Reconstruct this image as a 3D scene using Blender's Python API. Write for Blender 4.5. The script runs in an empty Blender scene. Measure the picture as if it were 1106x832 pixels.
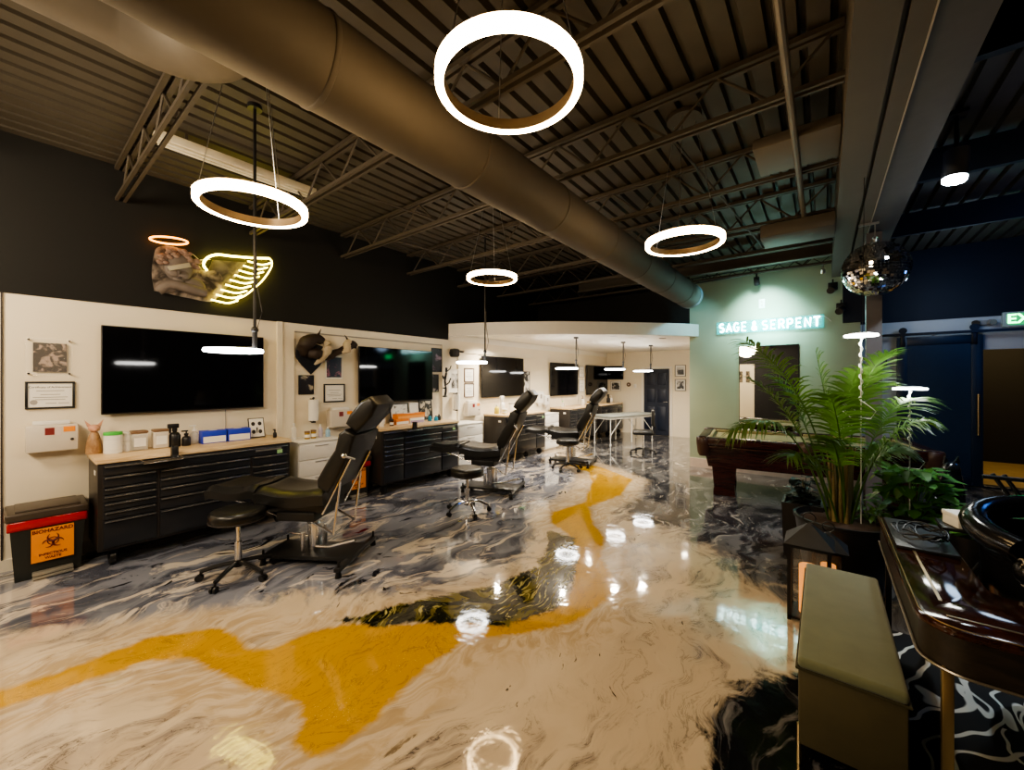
import bpy, bmesh, math, random
import numpy as np
from mathutils import Vector, Matrix, Euler, noise as mnoise
random.seed(7)
PI = math.pi
sc = bpy.context.scene
COL = sc.collection

# ------------------------------------------------------------------ helpers
class MB:
    """collects shapes into one bmesh; build() links them as ONE mesh object"""
    def __init__(s): s.bm = bmesh.new()
    def box(s, x0, x1, y0, y1, z0, z1, bev=0.0, seg=2, M=None):
        r = bmesh.ops.create_cube(s.bm, size=1.0)
        vs = r['verts']
        for v in vs:
            v.co = Vector(((x0+x1)/2+v.co.x*(x1-x0), (y0+y1)/2+v.co.y*(y1-y0), (z0+z1)/2+v.co.z*(z1-z0)))
        if bev > 0:
            es = list({e for v in vs for e in v.link_edges})
            rr = bmesh.ops.bevel(s.bm, geom=es, offset=bev, segments=seg, profile=0.5, affect='EDGES')
            vs = list({v for f in rr['faces'] for v in f.verts} | {v for v in vs if v.is_valid})
        if M is not None:
            for v in vs: v.co = M @ v.co
        return s
    def cyl(s, p0, p1, r, r2=None, n=16, caps=True):
        p0, p1 = Vector(p0), Vector(p1); d = p1-p0
        r2 = r if r2 is None else r2
        q = d.to_track_quat('Z', 'Y')
        M = Matrix.Translation((p0+p1)/2) @ q.to_matrix().to_4x4()
        bmesh.ops.create_cone(s.bm, cap_ends=caps, segments=n, radius1=r, radius2=r2, depth=d.length, matrix=M)
        return s
    def sph(s, c, r, n=16, m=10, sc3=(1,1,1)):
        M = Matrix.Translation(c) @ Matrix.Diagonal((*sc3, 1))
        bmesh.ops.create_uvsphere(s.bm, u_segments=n, v_segments=m, radius=r, matrix=M)
        return s
    def tube(s, pts, r, n=8, closed=False, rs=None):
        pts = [Vector(p) for p in pts]; N = len(pts); rings = []
        up = Vector((0, 0, 1))
        for i, p in enumerate(pts):
            a = pts[(i-1) % N] if (closed or i > 0) else p
            b = pts[(i+1) % N] if (closed or i < N-1) else p
            t = (b-a)
            if t.length < 1e-9: t = Vector((0, 0, 1))
            t.normalize()
            u = up.cross(t)
            if u.length < .15: u = Vector((0, 1, 0)).cross(t)
            u.normalize(); w = t.cross(u)
            rr = rs[i] if rs else r
            rings.append([s.bm.verts.new(p+rr*(math.cos(2*PI*k/n)*u+math.sin(2*PI*k/n)*w)) for k in range(n)])
        for i in range(N if closed else N-1):
            A, B = rings[i], rings[(i+1) % N]
            for k in range(n):
                s.bm.faces.new((A[k], A[(k+1) % n], B[(k+1) % n], B[k]))
        if not closed:
            s.bm.faces.new(rings[0][::-1]); s.bm.faces.new(rings[-1])
        return s
    def lathe(s, prof, c=(0, 0, 0), n=24):
        rings = []
        for r, z in prof:
            if r < 1e-6: rings.append([s.bm.verts.new((c[0], c[1], c[2]+z))])
            else: rings.append([s.bm.verts.new((c[0]+r*math.cos(2*PI*k/n), c[1]+r*math.sin(2*PI*k/n), c[2]+z)) for k in range(n)])
        for A, B in zip(rings, rings[1:]):
            for k in range(n):
                k2 = (k+1) % n
                if len(A) == 1 and len(B) == 1: continue
                if len(A) == 1: s.bm.faces.new((A[0], B[k2], B[k]))
                elif len(B) == 1: s.bm.faces.new((A[k], A[k2], B[0]))
                else: s.bm.faces.new((A[k], A[k2], B[k2], B[k]))
        if len(rings[0]) > 1: s.bm.faces.new(rings[0][::-1])
        if len(rings[-1]) > 1: s.bm.faces.new(rings[-1])
        return s
    def prism(s, poly, lo, hi, axis='z', bev=0, seg=2):
        """poly of 2d points extruded along an axis"""
        def P(a, b, h):
            return {'z': (a, b, h), 'y': (a, h, b), 'x': (h, a, b)}[axis]
        A = [s.bm.verts.new(P(a, b, lo)) for a, b in poly]
        B = [s.bm.verts.new(P(a, b, hi)) for a, b in poly]
        n = len(poly)
        fs = [s.bm.faces.new(A[::-1]), s.bm.faces.new(B)]
        for k in range(n): fs.append(s.bm.faces.new((A[k], A[(k+1) % n], B[(k+1) % n], B[k])))
        bmesh.ops.recalc_face_normals(s.bm, faces=fs)
        if bev:
            es = list({e for f in fs[:2] for e in f.edges})
            bmesh.ops.bevel(s.bm, geom=es, offset=bev, segments=seg, profile=.5, affect='EDGES')
        return s
    def quad(s, a, b, c, d):
        s.bm.faces.new([s.bm.verts.new(p) for p in (a, b, c, d)]); return s
    def ngon(s, pts):
        s.bm.faces.new([s.bm.verts.new(p) for p in pts]); return s
    def xf(s, M):
        for v in s.bm.verts: v.co = M @ v.co
        return s
    def build(s, name, mat, parent=None, smooth=35, rec=True):
        if rec: bmesh.ops.recalc_face_normals(s.bm, faces=s.bm.faces[:])
        me = bpy.data.meshes.new(name); s.bm.to_mesh(me); s.bm.free()
        for m in (mat if isinstance(mat, (list, tuple)) else [mat]): me.materials.append(m)
        if smooth:
            me.polygons.foreach_set('use_smooth', [True]*len(me.polygons))
            me.set_sharp_from_angle(angle=math.radians(smooth))
        o = bpy.data.objects.new(name, me); COL.objects.link(o)
        if parent is not None: o.parent = parent
        return o

def tag(o, label, cat, group=None, kind=None):
    o['label'] = label; o['category'] = cat
    if group: o['group'] = group
    if kind: o['kind'] = kind
    return o
def thing(name, label, cat, loc=(0, 0, 0), rz=0, group=None):
    o = bpy.data.objects.new(name, None); COL.objects.link(o)
    o.empty_display_size = .1
    o.location = loc; o.rotation_euler = (0, 0, rz)
    return tag(o, label, cat, group)
def struct(o):
    o['kind'] = 'structure'; return o
def dup(root, loc, rz, label, group=None):
    r = root.copy(); COL.objects.link(r); r.location = loc; r.rotation_euler = (0, 0, rz); r['label'] = label
    if group: r['group'] = group
    for ch in list(root.children):
        c = ch.copy(); COL.objects.link(c); c.parent = r
        for g in list(ch.children):
            d = g.copy(); COL.objects.link(d); d.parent = c
    return r
R90 = PI/2      # things on the left wall: local x runs along +Y, local -y faces the room

# ------------------------------------------------------------------ materials
class NT:
    def __init__(s, name):
        s.m = bpy.data.materials.new(name); s.m.use_nodes = True
        s.t = s.m.node_tree; s.t.nodes.clear()
        s.out = s.t.nodes.new('ShaderNodeOutputMaterial')
    def n(s, typ, **kw):
        nd = s.t.nodes.new(typ)
        for k, v in kw.items():
            if hasattr(nd, k): setattr(nd, k, v)
        return nd
    def set(s, sock, v):
        if isinstance(v, bpy.types.NodeSocket): s.t.links.new(v, sock)
        else: sock.default_value = v
    def math(s, op, a, b=0.0, c=None, clamp=False):
        nd = s.n('ShaderNodeMath', operation=op, use_clamp=clamp)
        s.set(nd.inputs[0], a); s.set(nd.inputs[1], b)
        if c is not None: s.set(nd.inputs[2], c)
        return nd.outputs[0]
    def smooth(s, x, lo, hi):
        nd = s.n('ShaderNodeMapRange', interpolation_type='SMOOTHSTEP')
        s.set(nd.inputs[0], x); nd.inputs[1].default_value = lo; nd.inputs[2].default_value = hi
        return nd.outputs[0]
    def noise(s, vec, scale, detail=4, rough=.55, dist=0.0, out=0):
        nd = s.n('ShaderNodeTexNoise')
        if vec is not None: s.t.links.new(vec, nd.inputs['Vector'])
        nd.inputs['Scale'].default_value = scale; nd.inputs['Detail'].default_value = detail
        nd.inputs['Roughness'].default_value = rough; nd.inputs['Distortion'].default_value = dist
        return nd.outputs[out]
    def coord(s, which='Object', scale=None, rot=None):
        o = s.n('ShaderNodeTexCoord').outputs[which]
        if scale or rot:
            mp = s.n('ShaderNodeMapping'); s.t.links.new(o, mp.inputs[0])
            if scale: mp.inputs['Scale'].default_value = scale
            if rot: mp.inputs['Rotation'].default_value = rot
            o = mp.outputs[0]
        return o
    def mix(s, f, a, b):
        nd = s.n('ShaderNodeMix', data_type='RGBA')
        s.set(nd.inputs[0], f)
        for k, v in ((6, a), (7, b)):
            if isinstance(v, (tuple, list)): v = (*v[:3], 1)
            s.set(nd.inputs[k], v)
        return nd.outputs[2]
    def attr(s, name):
        return s.n('ShaderNodeAttribute', attribute_name=name).outputs['Fac']
    def bsdf(s, col, rough=.5, metal=0, **kw):
        b = s.n('ShaderNodeBsdfPrincipled')
        if isinstance(col, (tuple, list)): col = (*col[:3], 1)
        s.set(b.inputs['Base Color'], col); s.set(b.inputs['Roughness'], rough); s.set(b.inputs['Metallic'], metal)
        for k, v in kw.items(): s.set(b.inputs[k.replace('_', ' ')], v)
        s.t.links.new(b.outputs[0], s.out.inputs[0]); s.b = b
        return b
    def bump(s, h, strength=.2, dist=.01):
        nd = s.n('ShaderNodeBump'); nd.inputs['Strength'].default_value = strength; nd.inputs['Distance'].default_value = dist
        s.set(nd.inputs['Height'], h); s.t.links.new(nd.outputs[0], s.b.inputs['Normal'])

MATS = {}
def mat(name, col, rough=.5, metal=0, var=.12, scale=14, bump=0, **kw):
    """plain surface with a slight procedural mottling"""
    if name in MATS: return MATS[name]
    t = NT(name); c = t.coord()
    f = t.noise(c, scale, 3)
    a = tuple(x*(1-var) for x in col); b = tuple(min(1, x*(1+var)) for x in col)
    t.bsdf(t.mix(f, a, b), rough, metal, **kw)
    if bump: t.bump(t.noise(c, scale*6, 4), bump, .004)
    MATS[name] = t.m; return t.m
def emit(name, col, strength):
    if name in MATS: return MATS[name]
    t = NT(name); e = t.n('ShaderNodeEmission')
    e.inputs[0].default_value = (*col, 1); e.inputs[1].default_value = strength
    t.t.links.new(e.outputs[0], t.out.inputs[0]); MATS[name] = t.m; return t.m
def glass(name, col=(1, 1, 1), alpha=.25, rough=.05):
    if name in MATS: return MATS[name]
    t = NT(name); t.bsdf(col, rough, 0, Alpha=alpha); MATS[name] = t.m; return t.m
def printed(name, dark, light, scale=9, thr=.52, soft=.08, seed=0):
    """a print with blotchy figure"""
    if name in MATS: return MATS[name]
    t = NT(name); c = t.coord('Object', (1, 1, 1))
    mp = t.n('ShaderNodeMapping'); t.t.links.new(c, mp.inputs[0]); mp.inputs['Location'].default_value = (seed*3.1, seed*1.7, seed)
    f = t.smooth(t.noise(mp.outputs[0], scale, 4, .55, .8), thr-soft, thr+soft)
    t.bsdf(t.mix(f, dark, light), .3); MATS[name] = t.m; return t.m

cream = mat('cream_wall_paint', (.80, .72, .58), .55, var=.04, scale=3, bump=.03)
creamtrim = mat('cream_trim_paint', (.80, .73, .60), .45, var=.03)
white_paint = mat('white_soffit_paint', (.82, .78, .70), .5, var=.03)
darkwall = mat('dark_wall_paint', (.0045, .0038, .003), .75, var=.2, scale=4)
navywall = mat('navy_wall_paint', (.008, .014, .030), .7, var=.2, scale=4)
sage = mat('sage_wall_paint', (.36, .42, .30), .55, var=.05, scale=3, bump=.03)
ceil_m = mat('brown_black_ceiling_paint', (.066, .055, .041), .6, var=.2, scale=6)
steel_m = mat('dark_steel_paint', (.072, .058, .043), .6, var=.2, scale=8)
beam_m = mat('brown_beam_paint', (.095, .08, .062), .6, var=.1, scale=5)
duct_m = mat('painted_duct_metal', (.088, .073, .055), .72, 0, var=.1, scale=5)
black = mat('black_plastic', (.012, .012, .013), .38)
blackgloss = mat('black_gloss', (.006, .006, .007), .06, var=.05)
leather = mat('black_leather', (.010, .010, .010), .33, var=.25, scale=30, bump=.12)
chestblk = mat('black_powder_coat', (.016, .018, .024), .30, var=.1)
chestside = mat('black_brown_side_panel', (.022, .018, .016), .35, var=.1)
chrome = mat('chrome', (.80, .80, .82), .2, 1, var=.04)
alu = mat('brushed_aluminium', (.62, .62, .62), .3, 1, var=.06)
brass = mat('brass', (.62, .47, .25), .3, 1, var=.06)
whitepl = mat('white_plastic', (.80, .78, .74), .4, var=.03)
beigepl = mat('beige_plastic', (.66, .60, .52), .4, var=.03)
paper = mat('white_paper', (.85, .83, .78), .6, var=.03)
ink = mat('dark_ink', (.03, .025, .025), .6)
greyink = mat('grey_ink', (.35, .33, .31), .6)
orange = mat('orange_sticker', (.9, .30, .03), .45, var=.05)
redpl = mat('red_plastic_liner', (.45, .015, .02), .22, var=.2)
bluebox = mat('blue_carton', (.02, .05, .55), .4)
navyc = mat('navy_door_paint', (.015, .022, .045), .4, var=.1)
def wood(name, c0, c1, rough=.3, sc=(2, 22, 22), rot=None):
    if name in MATS: return MATS[name]
    t = NT(name); c = t.coord('Object', sc, rot)
    f = t.noise(c, 1.6, 6, .6, 1.2)
    t.bsdf(t.mix(t.smooth(f, .3, .7), c0, c1), rough); MATS[name] = t.m; return t.m
butcher = wood('butcher_block', (.55, .38, .20), (.78, .60, .38), .35)
mahog = wood('mahogany', (.016, .004, .003), (.05, .012, .008), .22)
lacq = wood('brown_lacquer', (.016, .006, .004), (.055, .018, .009), .07, (14, 3, 14))

# ------------------------------------------------------------------ camera
cam = bpy.data.cameras.new('camera'); co = bpy.data.objects.new('camera', cam); COL.objects.link(co)
co.location = (0, 0, 1.63); co.rotation_euler = (PI/2, 0, math.radians(38))
cam.sensor_width = 36; cam.lens = 430/1106*36; cam.shift_y = -5/1106; cam.clip_start = .05
sc.camera = co

# ------------------------------------------------------------------ floor
XW, YB = -5.5, 12.0
GOLD1 = [(-5.2, -2.6), (-3.9, -1.2), (-3.42, -.1), (-3.35, .25), (-3.35, .58), (-3.14, .86), (-2.93, .91), (-2.76, .90), (-2.63, 1.0), (-2.61, 1.23), (-2.49, 1.44), (-2.21, 1.64), (-2.01, 1.86), (-1.77, 1.81), (-1.78, 1.49), (-1.73, 1.22), (-1.7, .99), (-1.72, .85), (-1.84, .82), (-1.9, .83), (-1.96, .9), (-2.11, .92), (-2.41, .82), (-2.64, .75), (-2.93, .68), (-3.10, .52), (-3.16, .2), (-3.25, -.1), (-3.7, -1.2), (-4.9, -2.6)]
GOLD2 = [(-3.28, 6.9), (-2.47, 6.38), (-2.27, 5.4), (-2.37, 4.64), (-2.08, 4.15), (-1.77, 3.82), (-1.61, 3.38), (-1.3, 3.01), (-1.27, 2.74), (-1.33, 2.37), (-1.48, 2.13), (-1.66, 1.93), (-1.80, 1.80), (-1.95, 1.92), (-1.68, 2.18), (-1.5, 2.4), (-1.53, 2.74), (-1.78, 3.24), (-2.08, 3.67), (-2.44, 3.87), (-2.63, 4.16), (-2.5, 4.78), (-2.88, 5.76), (-3.28, 6.42), (-4.4, 7.0), (-4.4, 7.25)]
GREEN = [(-2.60, 1.40), (-2.43, 1.77), (-2.26, 2.1), (-2.07, 2.39), (-1.97, 2.88), (-2.15, 3.33), (-2.38, 3.66), (-2.03, 3.64), (-1.74, 3.18), (-1.55, 2.71), (-1.49, 2.44), (-1.66, 2.05), (-2.0, 1.83), (-2.35, 1.50)]
BLACKP = [(-.33, 1.2), (-.38, 1.75), (-.44, 2.01), (-.43, 2.25), (-.33, 2.5), (-.12, 2.72), (.05, 2.93), (.4, 3.3), (.9, 3.6), (2.6, 3.4), (2.6, .4), (.2, .4)]
SLATE = [(-6, -3), (-4.6, -1.2), (-4.17, -.01), (-3.94, .25), (-3.74, .49), (-3.55, .8), (-3.31, 1.06), (-3.14, 1.43), (-2.74, 1.74), (-2.43, 2.12), (-2.20, 2.58), (-2.2, 3.09), (-2.52, 3.71), (-2.85, 4.47), (-3.15, 5.6), (-3.5, 6.6), (-4.42, 7.3), (-6, 8)]
FAR = [(-2.15, 5.4), (-1.9, 4.7), (-1.2, 4.6), (-.75, 4.1), (-.35, 3.75), (.2, 3.3), (1, 3.2), (6, 3), (6, 9.5), (-1.8, 9), (-1.5, 12.3), (-5.6, 12.3), (-4.4, 8.2), (-3.0, 6.8), (-2.3, 6.4)]
def sdf(P, poly):
    poly = np.array(poly, float); n = len(poly)
    d = np.full(len(P), 1e9); inside = np.zeros(len(P), bool)
    for i in range(n):
        a, b = poly[i], poly[(i+1) % n]; e = b-a; w = P-a
        t = np.clip((w@e)/(e@e+1e-12), 0, 1)
        d = np.minimum(d, np.hypot(*(w-t[:, None]*e).T))
        c = (a[1] > P[:, 1]) != (b[1] > P[:, 1])
        x = (b[0]-a[0])*(P[:, 1]-a[1])/((b[1]-a[1]) if b[1] != a[1] else 1e-9)+a[0]
        inside ^= c & (P[:, 0] < x)
    return np.where(inside, d, -d)
def build_floor():
    st = .05
    xs = np.arange(-5.6, 5.01, st); ys = np.arange(-3.2, 12.21, st)
    nx, ny = len(xs), len(ys)
    X, Y = np.meshgrid(xs, ys); P = np.stack([X.ravel(), Y.ravel()], 1)
    co3 = np.zeros((nx*ny, 3)); co3[:, :2] = P
    idx = np.arange(nx*ny).reshape(ny, nx)
    q = np.stack([idx[:-1, :-1], idx[:-1, 1:], idx[1:, 1:], idx[1:, :-1]], -1).reshape(-1, 4)
    me = bpy.data.meshes.new('floor')
    me.vertices.add(nx*ny); me.vertices.foreach_set('co', co3.ravel())
    me.loops.add(len(q)*4); me.loops.foreach_set('vertex_index', q.ravel())
    me.polygons.add(len(q)); me.polygons.foreach_set('loop_start', np.arange(0, len(q)*4, 4))
    me.update(calc_edges=True); me.validate()
    for nm, poly in (('gold', (GOLD1, GOLD2)), ('green', (GREEN,)), ('blackp', (BLACKP,)), ('slate', (SLATE,)), ('far', (FAR,))):
        v = np.max([sdf(P, p) for p in poly], 0)
        a = me.attributes.new(nm, 'FLOAT', 'POINT'); a.data.foreach_set('value', v.astype(np.float32))
    t = NT('poured_epoxy')
    c = t.coord('Object')
    wn = t.noise(c, .9, 3, .5, 0, 1)
    sub = t.n('ShaderNodeVectorMath', operation='SUBTRACT'); t.t.links.new(wn, sub.inputs[0]); sub.inputs[1].default_value = (.5, .5, .5)
    scl = t.n('ShaderNodeVectorMath', operation='SCALE'); t.t.links.new(sub.outputs[0], scl.inputs[0]); scl.inputs[3].default_value = 1.1
    add = t.n('ShaderNodeVectorMath', operation='ADD'); t.t.links.new(c, add.inputs[0]); t.t.links.new(scl.outputs[0], add.inputs[1])
    mp = t.n('ShaderNodeMapping', vector_type='POINT'); t.t.links.new(add.outputs[0], mp.inputs[0])
    mp.inputs['Rotation'].default_value = (0, 0, math.radians(28)); mp.inputs['Scale'].default_value = (2.0, .62, 1)
    W = mp.outputs[0]                                   # warped, streaked space
    # edge wobble for the pours
    wob = t.math('SUBTRACT', t.noise(add.outputs[0], 5, 5, .6, .6), .5)
    wobf = t.math('SUBTRACT', t.noise(add.outputs[0], 16, 5, .65, .8), .5)
    def mask(nm, amp, lo, hi, fine=.05):
        d = t.math('ADD', t.attr(nm), t.math('MULTIPLY', wob, amp))
        return t.smooth(t.math('ADD', d, t.math('MULTIPLY', wobf, fine)), lo, hi)
    # cream pour with grey wisps
    n1 = t.noise(W, 2.0, 8, .62, 1.4)
    n2 = t.noise(W, 4.6, 7, .65, 1.8)
    dens = t.smooth(t.noise(c, .75, 2), .40, .60)
    dens = t.math('MAXIMUM', dens, t.math('MULTIPLY', t.smooth(t.attr('far'), -1.5, -.1), .9))
    ridge = t.math('ABSOLUTE', t.math('SUBTRACT', n2, .5))
    wisp = t.math('MULTIPLY', t.math('SUBTRACT', 1, t.smooth(ridge, .003, .024)), t.smooth(n1, .48, .62))
    creamc = t.mix(t.smooth(t.noise(W, 1.1, 4, .5, .8), .35, .68), (.70, .585, .435), (.59, .48, .35))
    creamc = t.mix(t.math('MULTIPLY', dens, t.smooth(n1, .46, .64)), creamc, (.33, .27, .225))
    creamc = t.mix(t.math('MULTIPLY', wisp, t.math('ADD', .35, t.math('MULTIPLY', dens, .5))), creamc, (.06, .05, .045))
    blot = t.smooth(t.noise(W, 2.6, 4, .55, 2.2), .675, .70)
    creamc = t.mix(t.math('MULTIPLY', blot, .9), creamc, (.03, .026, .025))
    # slate pour with white and black swirls
    sw = t.noise(W, 1.3, 7, .58, 2.0)
    slatec = t.mix(t.smooth(sw, .38, .58), (.085, .092, .125), (.25, .26, .31))
    slatec = t.mix(t.smooth(t.noise(W, 1.9, 8, .62, 1.8), .52, .62), slatec, (.62, .55, .48))
    slatec = t.mix(t.smooth(t.noise(W, 1.6, 8, .6, 2.6), .61, .66), slatec, (.014, .014, .02))
    # far dark pour
    fw = t.noise(W, 1.3, 9, .64, 2.4)
    farc = t.mix(t.smooth(fw, .42, .6), (.030, .031, .036), (.17, .165, .165))
    farc = t.mix(t.smooth(t.noise(W, 2.0, 9, .66, 2.6), .56, .66), farc, (.42, .38, .33))
    # near black pour
    blk = t.mix(t.smooth(t.noise(W, 2.6, 9, .65, 2.4), .56, .72), (.006, .006, .008), (.22, .21, .22))
    gold = t.mix(t.noise(c, 3, 4), (.62, .37, .030), (.50, .26, .014))
    gl = t.smooth(t.noise(c, 120, 2), .64, .70)
    gold = t.mix(t.math('MULTIPLY', gl, t.smooth(t.noise(c, 2.2, 2), .5, .62)), gold, (.85, .66, .16))
    gold = t.mix(t.math('MULTIPLY', t.math('SUBTRACT', 1, t.smooth(ridge, .003, .018)), .45), gold, (.16, .08, .02))
    gn = t.noise(W, 4.0, 7, .62, 2.2)
    green = t.mix(t.smooth(gn, .46, .58), (.012, .013, .006), (.13, .11, .02))
    green = t.mix(t.smooth(t.noise(W, 5.5, 6, .6, 2.4), .58, .64), green, (.45, .40, .16))
    base = t.mix(mask('far', .9, -.18, .12, .3), creamc, farc)
    base = t.mix(mask('slate', .55, -.12, .10, .25), base, slatec)
    # white rim that runs along the pours
    rimd = t.math('ADD', t.attr('gold'), t.math('MULTIPLY', wob, .30))
    rim = t.math('MULTIPLY', t.smooth(rimd, -.34, -.14), t.math('SUBTRACT', 1, t.smooth(t.attr('green'), -.02, .06)))
    base = t.mix(t.math('MULTIPLY', rim, .75), base, t.mix(t.smooth(n2, .38, .62), (.66, .54, .40), (.46, .33, .18)))
    base = t.mix(mask('blackp', .35, -.03, .05, .12), base, blk)
    base = t.mix(mask('gold', .10, -.035, .02, .05), base, gold)
    base = t.mix(mask('green', .16, -.02, .03, .10), base, green)
    rgh = t.math('ADD', .045, t.math('MULTIPLY', t.noise(c, 6, 3), .05))
    t.bsdf(base, rgh, 0, Specular_IOR_Level=.5, Coat_Weight=.5, Coat_Roughness=.03)
    t.bump(t.math('ADD', t.noise(c, 7, 2, .4), t.math('MULTIPLY', t.noise(c, 26, 2, .4), .22)), .16, .012)
    me.materials.append(t.m)
    o = bpy.data.objects.new('floor', me); COL.objects.link(o)
    return struct(o)
build_floor()

# ------------------------------------------------------------------ room shell
ZD = 3.75                                     # underside of the deck
def wallbox(name, m, *b, parent=None):
    o = MB().box(*b).build(name, m, parent, 0)
    return struct(o) if parent is None else o
wallbox('wall_left', cream, XW-.12, XW, -3.2, 12, 0, 2.38)
wallbox('wall_left_upper', darkwall, XW-.12, XW+.015, -3.2, 5.1, 2.38, ZD)
wallbox('wall_left_alcove_upper', white_paint, XW-.12, XW, 5.1, 12, 2.38, 2.5)
wallbox('wall_left_bulkhead', darkwall, XW-.12, XW+.015, 5.1, 8.05, 2.5, ZD)
wallbox('wall_alcove_back', cream, XW, -1.9, YB, YB+.1, 0, 2.5)
wallbox('wall_alcove_side', cream, -1.98, -1.9, 8.15, YB, 0, 2.5)
wallbox('wall_bulkhead_back', darkwall, XW, -2.0, 8.05, 8.15, 2.68, ZD)
wallbox('wall_sage', sage, -2.0, .45, 8.05, 8.15, 0, ZD)
wallbox('wall_sage_return', sage, .37, .45, 8.15, 9.2, 0, ZD)
wallbox('wall_upper_header', navywall, .24, .52, 7.96, 8.05, 2.52, ZD)
wallbox('wall_back', mat('white_band_paint', (.62, .64, .66), .6, var=.04), .45, 1.9, 9.2, 9.3, 0, 2.60)
wallbox('wall_back_over_opening', MATS['white_band_paint'], 1.9, 5.0, 9.2, 9.3, 2.10, 2.60)
wallbox('wall_back_upper', navywall, .45, 5.0, 9.19, 9.3, 2.60, ZD)
wallbox('wall_back_right', MATS['white_band_paint'], 3.4, 5.0, 9.2, 9.3, 0, 2.10)
wallbox('wall_right', navywall, 5.0, 5.1, -3.2, 12.2, 0, ZD)
wallbox('wall_behind', mat('dim_rear_paint', (.012, .012, .016), .7), -5.5, 5.0, -3.3, -3.2, 0, ZD)
wallbox('wall_behind_panel', cream, -3.4, -2.25, -3.2, -3.17, 0, 2.3)
# hall past the opening
wallbox('wall_hall_back', mat('hall_dark_brown', (.004, .003, .0025), .7), .45, 5.0, 12.1, 12.2, 0, ZD)
o = MB().box(.45, 5.0, 9.3, 12.1, .0, .012).build('floor_hall', wood('hall_tan_floor', (.36, .25, .10), (.46, .33, .14), .4, (3, 3, 3)), None, 0); struct(o)
o = MB().box(1.9, 3.4, 9.16, 9.32, 0, .03, .008).build('threshold_trim', black, None, 0); struct(o)
# wood-brown tall doors seen deep in the hall
# trims and panel seams on the left wall
def trim(b, m=creamtrim, name='trim_panel'):
    return wallbox(name, m, *b)
trim((XW, XW+.015, -.01, .0, 0, 2.38), ink, 'trim_seam')
trim((XW, XW+.05, 2.15, 2.21, 0, 2.38))
trim((XW, XW+.03, 2.21, 5.10, 2.28, 2.38))
trim((XW, XW+.03, 2.21, 2.36, 0, 2.28))
trim((XW, XW+.03, 4.94, 5.10, 0, 2.28))
trim((XW, XW+.018, 2.36, 4.94, 2.265, 2.28), greyink, 'trim_seam')
trim((XW, XW+.02, 5.35, 5.50, 0, 2.2))
trim((XW, XW+.02, 5.35, 7.85, 2.16, 2.24))
trim((XW, XW+.006, 1.60, 1.606, .98, 1.29), greyink, 'trim_seam')
trim((XW, XW+.006, 10.1, 10.108, .98, 1.2), greyink, 'trim_seam')
trim((XW, XW+.006, 9.2, 9.208, .98, 1.2), greyink, 'trim_seam')
trim((XW, XW+.02, -3.2, 12, 0, .10), creamtrim, 'baseboard_left')
trim((-1.99, .45, 8.03, 8.05, 0, .17), mat('pale_baseboard', (.72, .58, .50), .5), 'baseboard_sage')
trim((-4.36, -3.45, 11.975, 12, 0, 2.03), white_paint, 'trim_door_surround')
# ceiling deck: corrugated sheet running along Y
def deck():
    m = MB(); pitch = .155; x = XW; y0, y1 = -3.2, 12.2; prof = []
    while x < 5.0:
        prof += [(x, ZD), (x+.108, ZD), (x+.118, ZD+.05), (x+.145, ZD+.05), (x+pitch, ZD)]
        x += pitch
    pr = []
    for p in prof:
        if not pr or abs(p[0]-pr[-1][0]) > 1e-6: pr.append(p)
    A = [m.bm.verts.new((a, y0, b)) for a, b in pr]; B = [m.bm.verts.new((a, y1, b)) for a, b in pr]
    for i in range(len(pr)-1): m.bm.faces.new((A[i], B[i], B[i+1], A[i+1]))
    return struct(m.build('ceiling', ceil_m, None, 0, rec=False))
deck()
wallbox('ceiling_roof_slab', darkwall, XW-.1, 5.1, -3.3, 12.2, ZD+.06, ZD+.1)
# steel joists (trusses) running along X
ZJ = 3.40
def joist(y, x0, x1):
    m = MB()
    for s in (-.028, .028):
        m.box(x0, x1, y+s-.012, y+s+.012, ZJ, ZJ+.03)
        m.box(x0, x1, y+s-.016, y+s+.016, ZD-.045, ZD-.012)
    x = x0+.1; up = False; zb, zt = ZJ+.02, ZD-.03
    while x+.32 < x1:
        a, b = (zt, zb) if up else (zb, zt)
        m.cyl((x, y, a), (x+.32, y, b), .010, n=6); x += .32; up = not up
    return struct(m.build('ceiling_joist', steel_m, None, 0))
for k in range(-2, 7): joist(.72+1.16*k, XW+.02, .10 if .72+1.16*k > .5 else .10)
for y in (1.6, 3.4, 5.2, 7.0): 
    struct(MB().box(.62, 4.98, y-.03, y+.03, 3.45, 3.72).build('ceiling_joist', navywall, None, 0))
# bridging bars between joists
for (x, ya, yb) in ((-3.6, 1.88, 4.2), (-4.4, 3.04, 5.36), (-.9, 3.04, 6.52)):
    struct(MB().cyl((x, ya, ZJ+.05), (x+.25, yb, ZJ+.07), .010, n=6).build('ceiling_bridging', steel_m, None, 0))
# girder near the sage wall
struct(MB().box(-3.9, .11, 7.14, 7.26, 3.40, 3.43).box(-3.9, .11, 7.19, 7.21, 3.43, 3.60).box(-3.9, .11, 7.14, 7.26, 3.60, 3.63).build('ceiling_girder', steel_m, None, 0))
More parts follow.
